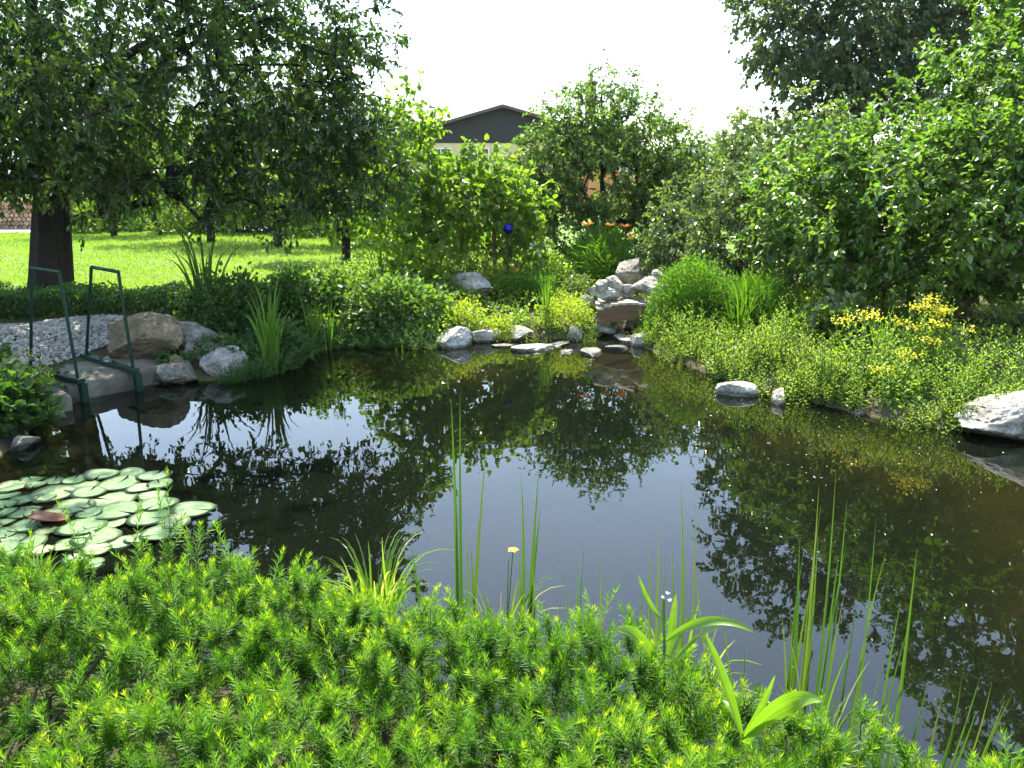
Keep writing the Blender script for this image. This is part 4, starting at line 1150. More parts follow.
# ------------------------------------------------------------------ bedding and shore plants
mound('dark_bush', 'broad dark leafy bush where the tree shade meets the water', 'bush', 292, 330, 10.55, (.95, .6, .66), 8000, .08, .05, 'leaf_shade', 'broad')
mound('shade_bush', 'second dark bush just behind the tall blade clump', 'bush', 232, 330, 9.95, (.66, .5, .66), 4600, .075, .045, 'leaf_shade', 'broad')
mound('hosta_bush', 'bushy shore plant with big sunlit pale edged leaves', 'bush', 398, 330, 10.6, (.74, .52, .66), 4200, .085, .06, 'leaf_hosta', 'broad')
mound('shore_bush', 'low spreading leafy plant dipping into the water below the dark bush', 'bush', 278, 360, 8.95, (.40, .30, .36), 1900, .08, .045, 'leaf_shade')
mound('leafy_bush', 'mid green bush behind the pale edged shore plant', 'bush', 350, 290, 11.2, (.8, .6, .62), 3000, .09, .055, 'leaf_pear')
mound('leafy_bush', 'mid green bush under the young lime green tree', 'bush', 420, 285, 12.0, (.8, .6, .72), 3000, .10, .06, 'leaf_fruit')
mound('grey_bush', 'greyish feathery bush in front of the dark red shutter', 'bush', 466, 262, 13.3, (.62, .5, .8), 3200, .075, .02, 'leaf_vib')
mound('cushion_plant', 'yellow green cushion in front of the long whitish boulder', 'plant', 462, 322, 10.7, (.40, .32, .46), 2600, .045, .02, 'leaf_gold')
mound('cushion_plant', 'yellow green cushion nearest the stream mouth', 'plant', 566, 322, 10.9, (.55, .40, .40), 3400, .045, .02, 'leaf_gold')
mound('cushion_plant', 'small yellow green cushion between the flat pale stones', 'plant', 500, 332, 10.5, (.28, .22, .28), 1200, .045, .02, 'leaf_gold', v0=.35)
mound('rose_bush', 'light green rose bush below the blue ball', 'bush', 500, 268, 12.4, (.45, .4, .5), 1700, .065, .045, 'leaf_gold', v0=.35)
mound('rose_bush', 'rose bush with a few pale blooms left of the orange lilies', 'bush', 546, 265, 12.8, (.5, .4, .62), 1900, .07, .045, 'leaf_bed')
mound('small_bush', 'small grey green bush beside the heap of stones', 'bush', 578, 296, 12.3, (.36, .3, .42), 1500, .05, .03, 'leaf_vib')
mound('grassy_bush', 'dense dark tuft of lily leaves under the fruit tree', 'bush', 600, 268, 13.6, (1.1, .5, .75), 4200, .26, .022, 'blade')
mound('shrub_base', 'leafy undergrowth bush at the foot of the shiny viburnum', 'bush', 700, 262, 11.8, (.8, .5, .6), 3000, .08, .05, 'leaf_vib')
mound('box_ball', 'round clipped box bush with bright fresh top', 'bush', 692, 328, 10.3, (.62, .55, .90), 16000, .05, .027, 'leaf_box', v0=.6, fill=.94)
mound('grass_mound', 'soft arching grass tussock beside the clipped ball', 'plant', 752, 325, 10.0, (.5, .5, .56), 4200, .22, .013, 'blade', v0=.35)
mound('corner_bush', 'leafy green bush at the near corner by the step', 'bush', 2, 440, 6.3, (.40, .36, .42), 1900, .10, .075, 'leaf_shade', 'broad')
mound('corner_bush', 'dark bush behind the near corner bush', 'bush', -50, 420, 6.8, (.62, .5, .6), 2200, .10, .07, 'leaf_shade', 'broad')
# trimmed little hedge
def small_hedge():
    p = atY(527, 300, 11.9); g0 = gz(p.x, 11.9)
    t = thing('box_hedge', 'small square clipped green hedge among the beds', 'hedge', (p.x, 11.9, g0))
    n = 6000; d = np.stack([rng.uniform(-.42, .42, n), rng.uniform(-.3, .3, n), rng.random(n) ** .6 * .42], 1)
    b = MB(); b.leaves(d, unit(rnd(n) + [0, 0, .5]), rnd(n), .035, .02, np.clip(rng.normal(.5, .2, n), 0, 1)); b.build('foliage', M['leaf_box'], t)
    s = MB()
    s.tube([(-.36, 0, -.03), (.36, 0, -.03)], .012, 4)
    for i in range(8): s.tube([(-.35 + .1 * i, 0, -.05), (-.35 + .1 * i, 0, .35)], [.012, .005], 4)
    s.build('stems', M['twig'], t)
small_hedge()
# lady's mantle with yellow green flower froth in the near corner
def froth(label, px, py, z, n):
    p = at(px, py, z); g0 = gz(p.x, p.y)
    t = thing('flowering_plant', label, 'plant', (p.x, p.y, g0))
    st = MB(); fl = MB(); lf = MB()
    for i in range(n):
        a = random.uniform(0, 6.28); q = np.array([math.cos(a), math.sin(a), 0]) * random.uniform(.03, .22)
        h_ = random.uniform(.2, .42)
        tip = q + [0, 0, h_]
        st.tube([q * .2, q * .7 + [0, 0, h_ * .6], tip], .003, 4, caps=False)
        k = 26; fl.leaves(tip + rng.normal(0, .028, (k, 3)), rnd(k), rnd(k), .018, .014, rng.random(k))
        k = 4; lf.leaves(np.repeat(q[None] * .8 + [0, 0, h_ * .3], k, 0) + rng.normal(0, .05, (k, 3)), rnd(k), unit(rnd(k) * .4 + [0, 0, 1]), .09, .08, rng.random(k), 'broad')
    st.build('stems', M['green_stem'], t); fl.build('blossom', M['leaf_gold'], t); lf.build('foliage', M['leaf_shade'], t)
froth('frothy yellow green flowers leaning over the outer stone', 42, 402, .1, 12)
froth('frothy yellow green flowers above the near corner bush', 8, 372, .35, 16)

# strap leaved clumps
def BC(px, py, Y, n, h, wd, sp_, mat, lab, droop=.25, v0=.5, zoff=-.03, name='iris_clump', group=None):
    p = atY(px, py, Y)
    return blade_clump(name, lab, 'plant', (p.x, p.y, gz(p.x, p.y) + zoff), n, h, wd, sp_, mat, droop, group, v0)
BC(206, 300, 10.1, 34, 1.35, .034, .46, 'blade_dark', 'tall dark arching blades standing against the lit lawn', .5)
BC(318, 285, 10.9, 28, .62, .026, .32, 'blade_dark', 'dark grassy tuft above the broad dark bush', .5)
BC(272, 372, 8.5, 32, 1.12, .026, .36, 'blade', 'tall bright iris blades by the pale shore boulder', .45, .55)
BC(313, 345, 9.7, 16, .80, .024, .15, 'blade', 'slim iris blades rising from the water below the dark bush', .15, .5)
BC(329, 347, 9.75, 14, .78, .024, .13, 'blade', 'second slim iris tuft next to the first one', .15, .6)
BC(380, 262, 12.2, 22, .95, .03, .34, 'blade', 'upright pale iris fan beside the young lime green tree', .3, .4)
BC(548, 330, 10.9, 26, .82, .02, .18, 'blade', 'upright green iris fan among yellow green cushions', .15, .7)
BC(521, 325, 10.8, 8, .5, .018, .16, 'blade', 'few thin iris blades beside the small clipped hedge', .2, .75)
BC(738, 345, 9.5, 26, .90, .018, .34, 'blade', 'tall thin reedy grass in front of the clipped ball', .35, .6, name='grass_clump')
BC(745, 340, 9.6, 30, .85, .016, .32, 'blade', 'tall reedy grass next to the soft tussock', .4, .75, name='grass_clump')
BC(790, 345, 9.3, 22, .6, .016, .28, 'blade', 'short reedy grass on the bank past the tussock', .4, .75, name='grass_clump')
BC(838, 355, 8.4, 16, .55, .022, .22, 'blade', 'broad grass blades beside the round leaved plant', .25, .7, name='grass_clump')
BC(880, 350, 7.9, 18, .7, .016, .22, 'blade', 'narrow blades under the yellow flowers', .3, .55, name='grass_clump')
mound('rounded_plant', 'blue green round leaved plant on the sunny bank', 'plant', 838, 350, 8.8, (.42, .35, .42), 900, .13, .10, 'leaf_vib', 'broad')

# leafy stemmed marginals of the sunny bank
def stem_plant(label, loc, n, h, sp_, L, W, per, mat, flowers=None, group=None, name='marginal_plant', lean=.25, v0=.5):
    t = thing(name, label, 'plant', loc, 0, group)
    st = MB(); lf = MB(); fl = MB(); tips = []
    for i in range(n):
        a = random.uniform(0, 6.28); rr = random.random() ** .6
        q = np.array([math.cos(a), math.sin(a), 0]) * sp_ * rr
        hh = h * random.uniform(.6, 1.1) * (1 - .25 * rr)
        top = q * (1 + lean) + np.array([random.gauss(0, .03), random.gauss(0, .03), hh])
        P = np.array([q * .55, q * .8 + [0, 0, hh * .5], top])
        st.tube(np.concatenate([[q * .04 + [0, 0, -.01]], P]), [.005, .0045, .0035, .002], 4, caps=False)
        m = per
        tt = np.linspace(.12, 1, m); an = np.arange(m) * 2.0 + random.random() * 6
        base = np.where(tt[:, None] < .5, P[0] + (P[1] - P[0]) * (tt[:, None] * 2), P[1] + (P[2] - P[1]) * (tt[:, None] * 2 - 1))
        D = unit(np.stack([np.cos(an), np.sin(an), .45 + .9 * tt ** 3], 1) + rng.normal(0, .15, (m, 3)))
        sz = (1 - .55 * tt ** 2) * rng.uniform(.8, 1.15, m)
        lf.leaves(base, D, np.array([0, 0, 1.0]) + rng.normal(0, .2, (m, 3)), L * sz, W * sz, np.clip(v0 + .2 * tt - .1 + rng.normal(0, .12, m), 0, 1))
        tips.append(top)
    st.build('stems', M['green_stem'], t); lf.build('foliage', M[mat], t)
    if flowers:
        mat_f, k, sz, sprd, sub = flowers
        for q in tips[:sub]:
            fl.leaves(q + rng.normal(0, 1, (k, 3)) * [sprd, sprd, sprd * .35], rnd(k), unit(rnd(k) * .5 + [0, 0, 1]), sz, sz * .9, rng.random(k))
        fl.build('blossom', M[mat_f], t)
    return t
kinds = [stem_plant('pale green leafy marginal plant in the sunny bank planting', (0, 0, 0), 16, .34, .17, .055, .016, 15, 'leaf_bed', group='leafy marginals along the sunny bank', v0=.65),
         stem_plant('pale green leafy marginal plant in the sunny bank planting', (0, 0, 0), 12, .46, .16, .065, .02, 17, 'leaf_bed', group='leafy marginals along the sunny bank', v0=.5),
         stem_plant('pale green leafy marginal plant in the sunny bank planting', (0, 0, 0), 18, .28, .20, .045, .014, 14, 'leaf_gold', group='leafy marginals along the sunny bank', v0=.3)]
kinds_used = set()
def put(k, x, y, sc=1.0, label=None):
    loc = (x, y, gz(x, y) - .02); rz = random.uniform(0, 6.28)
    if k not in kinds_used:
        kinds_used.add(k); o = kinds[k]; o.location = loc; o.rotation_euler = (0, 0, rz); o.scale = (sc,) * 3; return o
    return copy_thing(kinds[k], loc, rz, sc)
shore = [at(x, y)[:2] for x, y in [(648, 346), (668, 355), (705, 369), (760, 386), (820, 402), (880, 416), (945, 427), (1000, 434), (1050, 440), (1110, 474)]]
for i in range(len(shore) - 1):
    a, e = np.array(shore[i]), np.array(shore[i + 1]); L = np.linalg.norm(e - a)
    nrm = np.array([-(e - a)[1], (e - a)[0]]) / L
    if nrm[0] < 0: nrm = -nrm
    for k in range(max(2, int(L / .145))):
        for row, (lo, hi) in enumerate(((-.20, .04), (.1, .36), (.4, .95))):
            if row == 2 and (i < 2 or random.random() < .35): continue
            q = a + (e - a) * random.random() + nrm * random.uniform(lo, hi)
            if q[0] > 3.2 and q[0] < 4.7 and q[1] < 6.3: continue
            put(random.choice([0, 2]) if row == 0 else random.choice([0, 1, 1, 2]), q[0], q[1], random.uniform(.9, 1.3) * (1 + .18 * row))
for px, py in [(432, 338), (447, 335), (500, 333), (530, 332), (590, 330), (605, 330), (640, 335), (655, 330), (668, 338), (420, 345), (405, 350), (380, 352)]:
    q = at(px, py, .05); put(random.choice([0, 2]), q.x, q.y, random.uniform(.7, 1.0))
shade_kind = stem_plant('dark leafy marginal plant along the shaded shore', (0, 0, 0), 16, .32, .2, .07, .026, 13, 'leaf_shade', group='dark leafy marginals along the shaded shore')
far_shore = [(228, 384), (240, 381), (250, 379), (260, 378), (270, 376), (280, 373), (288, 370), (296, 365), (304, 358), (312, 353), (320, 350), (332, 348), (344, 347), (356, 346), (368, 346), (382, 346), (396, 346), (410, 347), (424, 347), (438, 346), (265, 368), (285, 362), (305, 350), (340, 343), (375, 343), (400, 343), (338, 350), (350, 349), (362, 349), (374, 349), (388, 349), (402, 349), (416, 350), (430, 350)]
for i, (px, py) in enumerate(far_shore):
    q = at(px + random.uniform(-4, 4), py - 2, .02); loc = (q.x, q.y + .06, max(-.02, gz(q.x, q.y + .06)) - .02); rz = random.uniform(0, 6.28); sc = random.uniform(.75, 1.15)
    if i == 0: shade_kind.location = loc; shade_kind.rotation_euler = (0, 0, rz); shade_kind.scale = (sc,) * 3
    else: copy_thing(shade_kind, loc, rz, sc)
for px, py in [(428, 345), (440, 344), (466, 340), (472, 336), (497, 338), (506, 336), (530, 338), (545, 338), (556, 338), (566, 338), (586, 338), (592, 334), (588, 328), (583, 322), (640, 340), (648, 342), (645, 335), (650, 328), (652, 320), (660, 322), (576, 316), (590, 316), (600, 312), (655, 312)]:
    q = at(px, py, .05); put(random.choice([0, 1, 2]), q.x, q.y, random.uniform(.6, .9))
tall = [(912, 345, 7.6, .95, 'tallest leafy spire in front of the dark hazel shade'), (948, 350, 7.4, .85, 'tall leafy spire beside the yellow flowers'),
        (985, 365, 7.1, .72, 'leafy spire growing above the wedge shaped boulder'), (970, 380, 6.9, .55, 'shorter leafy spire before the others'), (1010, 370, 7.0, .6, 'leafy spire at the edge of the view')]
for px, py, Y, h, lab in tall:
    p = atY(px, py, Y)
    stem_plant(lab, (p.x, p.y, gz(p.x, p.y) - .02), 6, h, .12, .085, .026, 26, 'leaf_bed', group='tall leafy spires on the sunny bank', name='spire_plant', lean=.6, v0=.45)
for px, py, Y, h, n, lab in [(928, 365, 7.5, .70, 15, 'plant topped by the largest clusters of yellow flowers'), (893, 362, 7.7, .72, 6, 'taller plant with scattered small yellow flowers'), (868, 360, 8.0, .62, 4, 'plant with a single yellow flower head'), (905, 380, 7.1, .45, 8, 'low plant with a few yellow flowers')]:
    p = atY(px, py, Y)
    stem_plant(lab, (p.x, p.y, gz(p.x, p.y) - .02), n, h, .24, .07, .022, 16, 'leaf_bed', ('petal_yellow', 46, .024, .055, {15: 12, 4: 2, 8: 3, 6: 4}[n]), 'yellow flowering plants on the sunny bank', 'yellow_flower_plant', .3)
# orange day lilies and a few blooms
for px, py, Y, lab in [(587, 224, 12.95, 'orange day lily nearest the fruit tree stem'), (625, 226, 12.9, 'orange day lily at the outer side of the tuft'), (631, 237, 12.85, 'lowest orange day lily'), (536, 240, 13.0, 'orange red lily beside the pale rose bush'), (611, 225, 13.0, 'yellow orange day lily between the others')]:
    p = atY(px, py, Y); g0 = gz(p.x, Y)
    t = thing('day_lily', lab, 'flower', (p.x, Y, g0), 0, 'orange day lilies in the bed')
    h = p.z - g0
    b = MB(); b.tube([(0, 0, -.03), (.02, 0, h * .5), (0, 0, h - .02)], .006, 5); b.build('stem', M['green_stem'], t)
    b = MB()
    an = np.arange(6) * math.pi / 3
    D = unit(np.stack([np.cos(an), np.sin(an) - .3, np.full(6, .5)], 1))
    b.leaves(np.repeat([[0, 0, h - .02]], 6, 0), D, np.tile([0, 0, 1.0], (6, 1)), .135, .06, rng.random(6), 'broad'); b.build('petals', M['petal_orange'], t)
for px, py, Y, lab, mt in [(516, 266, 12.2, 'small red rose bloom below the blue ball', 'petal_red'), (538, 252, 12.4, 'white rose bloom on the pale rose bush', 'petal_white'), (533, 246, 12.4, 'upper white rose bloom on the pale rose bush', 'petal_white')]:
    p = atY(px, py, Y); g0 = gz(p.x, Y); h = p.z - g0
    t = thing('rose', lab, 'flower', (p.x, Y, g0))
    b = MB(); b.tube([(0, 0, -.03), (0, 0, h)], .004, 4); b.build('stem', M['green_stem'], t)
    b = MB(); k = 16; b.leaves(np.array([0, 0, h]) + rng.normal(0, .012, (k, 3)), rnd(k), rnd(k), .045, .04, rng.random(k), 'broad'); b.build('petals', M[mt], t)

# ------------------------------------------------------------------ water lily pads
pads = [(150,95,90),(250,105,90),(345,100,110),(475,75,140),(610,65,120),(710,80,135),(60,130,150),(170,125,90),(375,125,150),(550,115,190),(650,140,120),(745,120,110),(20,170,120),(110,190,120),(250,165,190),(415,160,140),(530,188,200),(710,172,130),(205,185,100),(20,215,110),(20,245,100),(345,222,175),(545,245,200),(735,215,170),(155,230,70),(110,255,120),(260,265,140),(415,258,110),(765,235,120),(900,235,190),(20,300,90),(690,280,180),(530,300,120),(110,315,130),(380,320,210),(810,300,140),(215,335,110),(20,350,100),(450,365,210),(740,355,160),(60,370,110),(560,390,130),(640,375,110),(150,395,120),(340,390,150),(290,410,110),(450,425,130),(200,430,100),(430,490,100),(350,470,100),(90,440,120),(20,420,120),
        (-60,150,130),(-70,210,120),(-80,270,130),(-60,330,120),(-70,400,120),(-160,240,130),(-150,320,120)]
def pad_mesh(seed):
    g = np.random.default_rng(seed); n = 30; notch = .10
    an = np.linspace(notch, 2 * math.pi - notch, n)
    b = []
    for k, (s_, z) in enumerate(((.0, 0), (.35, .001), (.75, .002), (1.0, .004))):
        rr = s_ * (1 + .025 * np.sin(an * 3 + seed) + .012 * g.normal(size=n))
        zz = z * (1 + 1.3 * np.sin(an * 2 + seed * 1.7)) * (s_ > .9) + z * (s_ <= .9) + .004 * s_ * s_ * np.sin(an + seed)
        b.append(np.stack([rr * np.cos(an), rr * np.sin(an), zz], 1))
    V = np.concatenate(b); i = np.arange(n - 1)
    q = np.concatenate([np.stack([k * n + i, (k + 1) * n + i, (k + 1) * n + i + 1, k * n + i + 1], 1) for k in range(3)])
    top = V.copy(); bot = V - [0, 0, .004]
    e = 3 * n
    side = np.stack([e + i, 4 * n + e + i, 4 * n + e + i + 1, e + i + 1], 1)
    return mesh('lily_pad', np.concatenate([top, bot]) , [q, (q + 4 * n)[:, ::-1], side], np.full(8 * n, g.random()), True)
pm = [pad_mesh(s_) for s_ in range(8)]
for i, (zx, zy, zw) in enumerate(pads):
    p = at(zx / 4.655, 460 + zy / 4.655, 0)
    r_ = zw / 4.655 * math.hypot(p.y, 2.0) / F / 2 * 1.05
    o = link('lily_pad', pm[i % 8], M['pad'])
    o.location = (p.x, p.y, .005 + .0035 * (i % 4) + random.uniform(0, .0008))
    o.scale = (r_, r_ * random.uniform(.95, 1.08), 1.0)
    o.rotation_euler = (random.gauss(0, .018), random.gauss(0, .018), random.uniform(0, 6.28))
    tag(o, 'flat pale green round pad floating in the water lily patch', 'lily pad', 'water lily pads on the pond')
p = at(47, 524, 0)
b = MB(); n = 12; m = 7
V = []
for i in range(n):
    for j in range(m):
        u = i / (n - 1); v_ = j / (m - 1) - .5
        wd_ = .085 * math.sin(math.pi * min(1, .1 + u * .88)) ** .6
        V.append((-.10 + .23 * u, v_ * wd_ * 2 * .75, (.018 + .022 * abs(v_ * 2) ** 1.6 * (1 - .5 * u) + .02 * (1 - u) ** 2 + .006 * math.sin(u * 9) * v_)))
i = np.arange(n - 1)[:, None] * m; j = np.arange(m - 1)[None]
b.add(V, [np.stack([i + j, i + m + j, i + m + j + 1, i + j + 1], -1).reshape(-1, 4)])
o = b.build('lily_leaf', M['pad_red'], None, True); o.location = (p.x, p.y, .012)
sm = o.modifiers.new('thickness', 'SOLIDIFY'); sm.thickness = .004
tag(o, 'curled reddish brown old leaf lying on the lily pads', 'leaf')

# specks of pollen and duckweed in the shallows
k = 90
pp = [at(random.uniform(690, 1010), 395 + 105 * random.random() ** 1.6, 0.003) for _ in range(k)]
b = MB(); b.leaves(np.array([tuple(q) for q in pp]), rnd(k) * [1, 1, .02], np.tile([0, 0, 1.0], (k, 1)) + rng.normal(0, .04, (k, 3)), rng.uniform(.006, .02, k), rng.uniform(.005, .014, k), rng.random(k), fold=0, droop=0)
tag(b.build('duckweed', M['debris']), 'scattered specks floating on the shallow water', kind='stuff')

# ------------------------------------------------------------------ near bank: yew hedge, reeds, sedge, lance leaved plants
EDX = [-3.8, -1.83, -.8, .27, 1.04, 2.6]; EDY = [2.98, 2.86, 2.64, 2.28, 1.84, 1.00]   # back edge of the hedge, at the water
HX0, HX1, HW, HT = -3.5, 2.3, 1.6, .72
def hedge_xy(s, q):
    """s runs along x, q goes back from the water edge towards the camera"""
    return np.column_stack([HX0 + s - .12 * q, np.interp(HX0 + s, EDX, EDY) - q])
HL = HX1 - HX0
hn = np.array([-.12, -1.0])
def hedge_top(s, q):
    return HT - .20 * sstep(.16, -.06, q) + .035 * np.sin(s * 5.2 + 1.7 * np.sin(q * 4)) + .035 * np.sin(q * 7.3 + s * 2.2) + .02 * np.sin(s * 13 + q * 9)
def yew():
    t = thing('yew_hedge', 'soft bright green yew hedge filling the near bank', 'hedge', (0, 0, 0))
    nd = MB(); tw = MB()
    def shoots(P, D, L, per, nl, nw, v_lo, v_hi, mb=nd, tipb=.10):
        """P base, D axis, L length -> needles spiralling round each shoot"""
        n = len(P); D = unit(D)
        X = unit(np.cross(D, rnd(n))); Y = np.cross(D, X)
        f = (np.arange(per) + .5) / per
        tt = np.tile(f, n) + rng.normal(0, .012, n * per)
        an = np.tile(np.arange(per) * 2.399, n) + np.repeat(rng.random(n) * 6.28, per)
        DD = np.repeat(D, per, 0); LL = np.repeat(L, per)
        rad = np.cos(an)[:, None] * np.repeat(X, per, 0) + np.sin(an)[:, None] * np.repeat(Y, per, 0)
        bend = np.repeat(rng.normal(0, .14, (n, 3)), per, 0) * (tt * tt * LL)[:, None]
        B = np.repeat(P, per, 0) + DD * (tt * LL)[:, None] + bend
        up = .50 + 1.5 * np.clip(tt, 0, 1) ** 4
        nd_ = unit(rad + DD * up[:, None] + rng.normal(0, .08, (n * per, 3)))
        ln = nl * (.72 + .5 * np.sin(np.clip(tt, 0, 1) * 2.4)) * rng.uniform(.8, 1.15, n * per) * (1 - .35 * np.clip((tt - .85) / .15, 0, 1))
        v = np.repeat(v_lo, per) + (np.repeat(v_hi - v_lo, per)) * np.clip(tt, 0, 1) + rng.normal(0, .045, n * per) + np.repeat(np.where(rng.random(n) < .12, tipb + .25, tipb * .6), per) * np.clip((tt - .82) / .18, 0, 1)
        mb.leaves(B, nd_, DD + .4 * rad, ln, nw, np.clip(v, 0, 1), 'needle')
        e = P + D * L[:, None] * .9
        r_ = .0022
        V = np.stack([P + X * r_, P - X * r_ * .5 + Y * r_ * .87, P - X * r_ * .5 - Y * r_ * .87, e], 1).reshape(-1, 3)
        ff = np.arange(n)[:, None] * 4
        tw.add(V, [np.concatenate([ff + [0, 1, 3], ff + [1, 2, 3], ff + [2, 0, 3]])])
    # branch heads on a jittered grid
    step = .078
    s = np.arange(0, HL, step); q = np.arange(-.05, HW, step)
    Sg, Qg = np.meshgrid(s, q); Sg, Qg = Sg.ravel(), Qg.ravel()
    Sg = Sg + rng.normal(0, step * .42, Sg.shape); Qg = Qg + rng.normal(0, step * .42, Qg.shape)
    gap = np.sin(Sg * 7.1 + 2.3 * np.sin(Qg * 6.0)) * np.sin(Qg * 8.3 + 1.9 * np.cos(Sg * 5.3))
    keep = rng.random(len(Sg)) < np.where(gap > .45, .45, 1.0) * np.where(Qg > 1.25, .5, 1.0)
    Sg, Qg, gap = Sg[keep], Qg[keep], gap[keep]
    n = len(Sg)
    XY = hedge_xy(Sg, Qg)
    top = hedge_top(Sg, Qg) - .06 * np.clip(gap, 0, 1) + rng.normal(0, .022, n)
    lead = np.clip(rng.normal(.125, .04, n), .055, .23)
    Dm = unit(np.stack([rng.normal(0, .20, n), rng.normal(0, .20, n), np.ones(n)], 1) + np.column_stack([-hn * 0.35 * np.clip(1 - Qg / .2, 0, 1)[:, None], np.zeros(n)]))
    base = np.column_stack([XY, top - lead])
    fresh = np.clip(rng.normal(.50, .16, n), .10, .85)
    shoots(base, Dm, lead, 84, .027, .0032, fresh * .45, np.clip(fresh + .28, 0, .9))
    # side shoots of each head
    for k in range(4):
        a = rng.random(n) * 6.28
        D = unit(np.stack([np.cos(a), np.sin(a), rng.uniform(1.1, 2.6, n)], 1))
        b0 = base + Dm * (lead * rng.uniform(-.35, .35, n))[:, None]
        L = rng.uniform(.055, .105, n)
        shoots(b0, D, L, 52, .025, .0032, fresh * .40, np.clip(fresh + .2, 0, .86))
    # older inner foliage underneath, down the sides
    m = 6500
    s2 = rng.random(m) * HL; q2 = np.where(rng.random(m) < .3, rng.uniform(-.16, .15, m), rng.uniform(-.1, 1.3, m))
    xy = hedge_xy(s2, q2)
    zz = np.maximum(.12, hedge_top(s2, q2) - .12 - rng.random(m) ** 1.2 * .40)
    a = rng.random(m) * 6.28
    D = unit(np.stack([np.cos(a), np.sin(a), rng.uniform(-.1, .8, m)], 1))
    shoots(np.column_stack([xy, zz]), D, rng.uniform(.07, .12, m), 22, .026, .0036, np.full(m, .12), np.full(m, .42), tipb=.02)
    nd.build('foliage', M['needle'], t)
    # woody stems
    for i in range(90):
        s_ = random.random() * HL; q_ = random.uniform(.1, HW)
        xy = hedge_xy(np.array([s_]), np.array([q_]))[0]; g = gz(*xy)
        top_ = float(hedge_top(np.array([s_]), np.array([q_]))[0])
        tw.tube([(xy[0], xy[1], g - .05), (xy[0] + random.gauss(0, .04), xy[1] + random.gauss(0, .04), (g + top_) / 2), (xy[0] + random.gauss(0, .07), xy[1] + random.gauss(0, .07), top_ - .14)], [.014, .009, .004], 5, caps=False)
    # the leaders that stand clear of the hedge
    for px, py0, py1, Yd in [(84, 500, 580, 2.62), (17, 560, 620, 2.55), (170, 488, 560, 2.60), (163, 500, 570, 2.6), (197, 500, 575, 2.52), (234, 520, 590, 2.50), (240, 545, 600, 2.45), (134, 512, 580, 2.55), (38, 540, 600, 2.6), (271, 545, 600, 2.45), (283, 565, 620, 2.4), (300, 655, 760, 1.85),
                             (595, 577, 660, 2.12), (590, 610, 680, 2.1), (72, 640, 740, 2.0), (200, 690, 780, 1.75), (406, 590, 650, 2.3), (430, 595, 650, 2.25), (690, 660, 720, 1.85), (905, 725, 770, 1.7), (1010, 735, 790, 1.6), (860, 690, 740, 1.8), (820, 700, 750, 1.75)]:
        a = atY(px, py1, Yd); e = atY(px + random.uniform(-4, 4), py0, Yd)
        L = (e - a).length
        sb = MB()
        shoots(np.array([tuple(a)]), np.array([tuple(e - a)]), np.array([L]), int(300 * L), .026, .0042, np.array([.28]), np.array([.66]), sb, .28)
        for k in range(3):
            aa = random.random() * 6.28
            shoots(np.array([tuple(a + (e - a) * random.uniform(.1, .45))]), np.array([[math.cos(aa), math.sin(aa), 1.2]]), np.array([L * .35]), 24, .024, .0042, np.array([.3]), np.array([.6]), sb, .2)
        sb.build('leader_shoot', M['needle'], t)
    tw.build('stems', M['twig'], t)
yew()

def reed_group(label, Y, z, blades, w0=.013, mat='reed', name='reed_clump', v0=.45, cat='reeds', group='reeds standing in the near water'):
    """blades: (tip x, tip y, base x) read as bearings; base stands at depth Y"""
    bx = np.mean([b_[2] for b_ in blades]); c = atY(bx, 600, Y)
    t = thing(name, label, cat, (c.x, c.y, z), 0, group)
    mb = MB()
    for tx, ty, sx in blades:
        y0 = Y + random.uniform(-.06, .06)
        p0 = atY(sx, 600, y0); p0.z = z - .12
        # keep the bearing of the foot while it sits at the pond bed
        base = np.array([p0.x - c.x, p0.y - c.y, -.12])
        p1 = atY(tx, ty, y0 + random.uniform(-.1, .1))
        tip = np.array([p1.x - c.x, p1.y - c.y, p1.z - z])
        wv = w0 * random.uniform(.85, 1.35)
        mb.blade(base, tip, wv, (random.gauss(0, .012), random.gauss(0, .012), 0), 9, np.clip(v0 + random.gauss(0, .2), 0, 1), flat=(random.gauss(0, .4), -1, .0), taper=1.1, fold=.3)
    mb.build('foliage', M[mat], t)
reed_group('tall reed tuft with the two highest blades against open water', 3.0, 0, [(451, 398, 455), (460, 392, 462), (487, 440, 470), (457, 505, 459), (470, 540, 468), (411, 545, 436), (467, 530, 464)], .017)
reed_group('reed tuft beside the yellow buttercup', 2.75, 0, [(521, 470, 514), (539, 462, 522), (541, 505, 528), (519, 545, 517), (533, 565, 524), (507, 585, 512), (486, 590, 492)], .016)
reed_group('short reed tuft behind the tallest hedge leader', 2.6, 0, [(567, 575, 571), (585, 540, 580), (583, 590, 583), (602, 560, 612), (560, 600, 561), (577, 560, 584)], .011)
reed_group('reed tuft growing through the lance leaved plant', 2.5, 0, [(660, 522, 662), (666, 552, 660), (681, 480, 680), (695, 497, 688), (650, 540, 655), (672, 545, 676), (641, 580, 652), (686, 560, 690)], .011)
reed_group('sparse leaning reeds past the lance leaved plant', 2.4, 0, [(697, 578, 758), (722, 600, 775), (712, 640, 762), (745, 640, 750), (782, 615, 800)], .009)
reed_group('dense reed tuft before the reflected trees', 2.35, 0, [(800, 538, 803), (804, 548, 806), (821, 505, 815), (818, 535, 812), (829, 565, 820), (838, 560, 826), (846, 545, 830), (799, 560, 798), (845, 590, 835), (812, 580, 806), (790, 600, 796), (819, 486, 812), (836, 470, 822), (847, 500, 832)], .010)
reed_group('thin reeds with one tall pale blade', 2.3, 0, [(876, 520, 868), (886, 552, 872), (917, 549, 912), (901, 600, 896), (909, 625, 895), (888, 650, 880), (860, 590, 855), (865, 640, 862), (897, 690, 890)], .010)
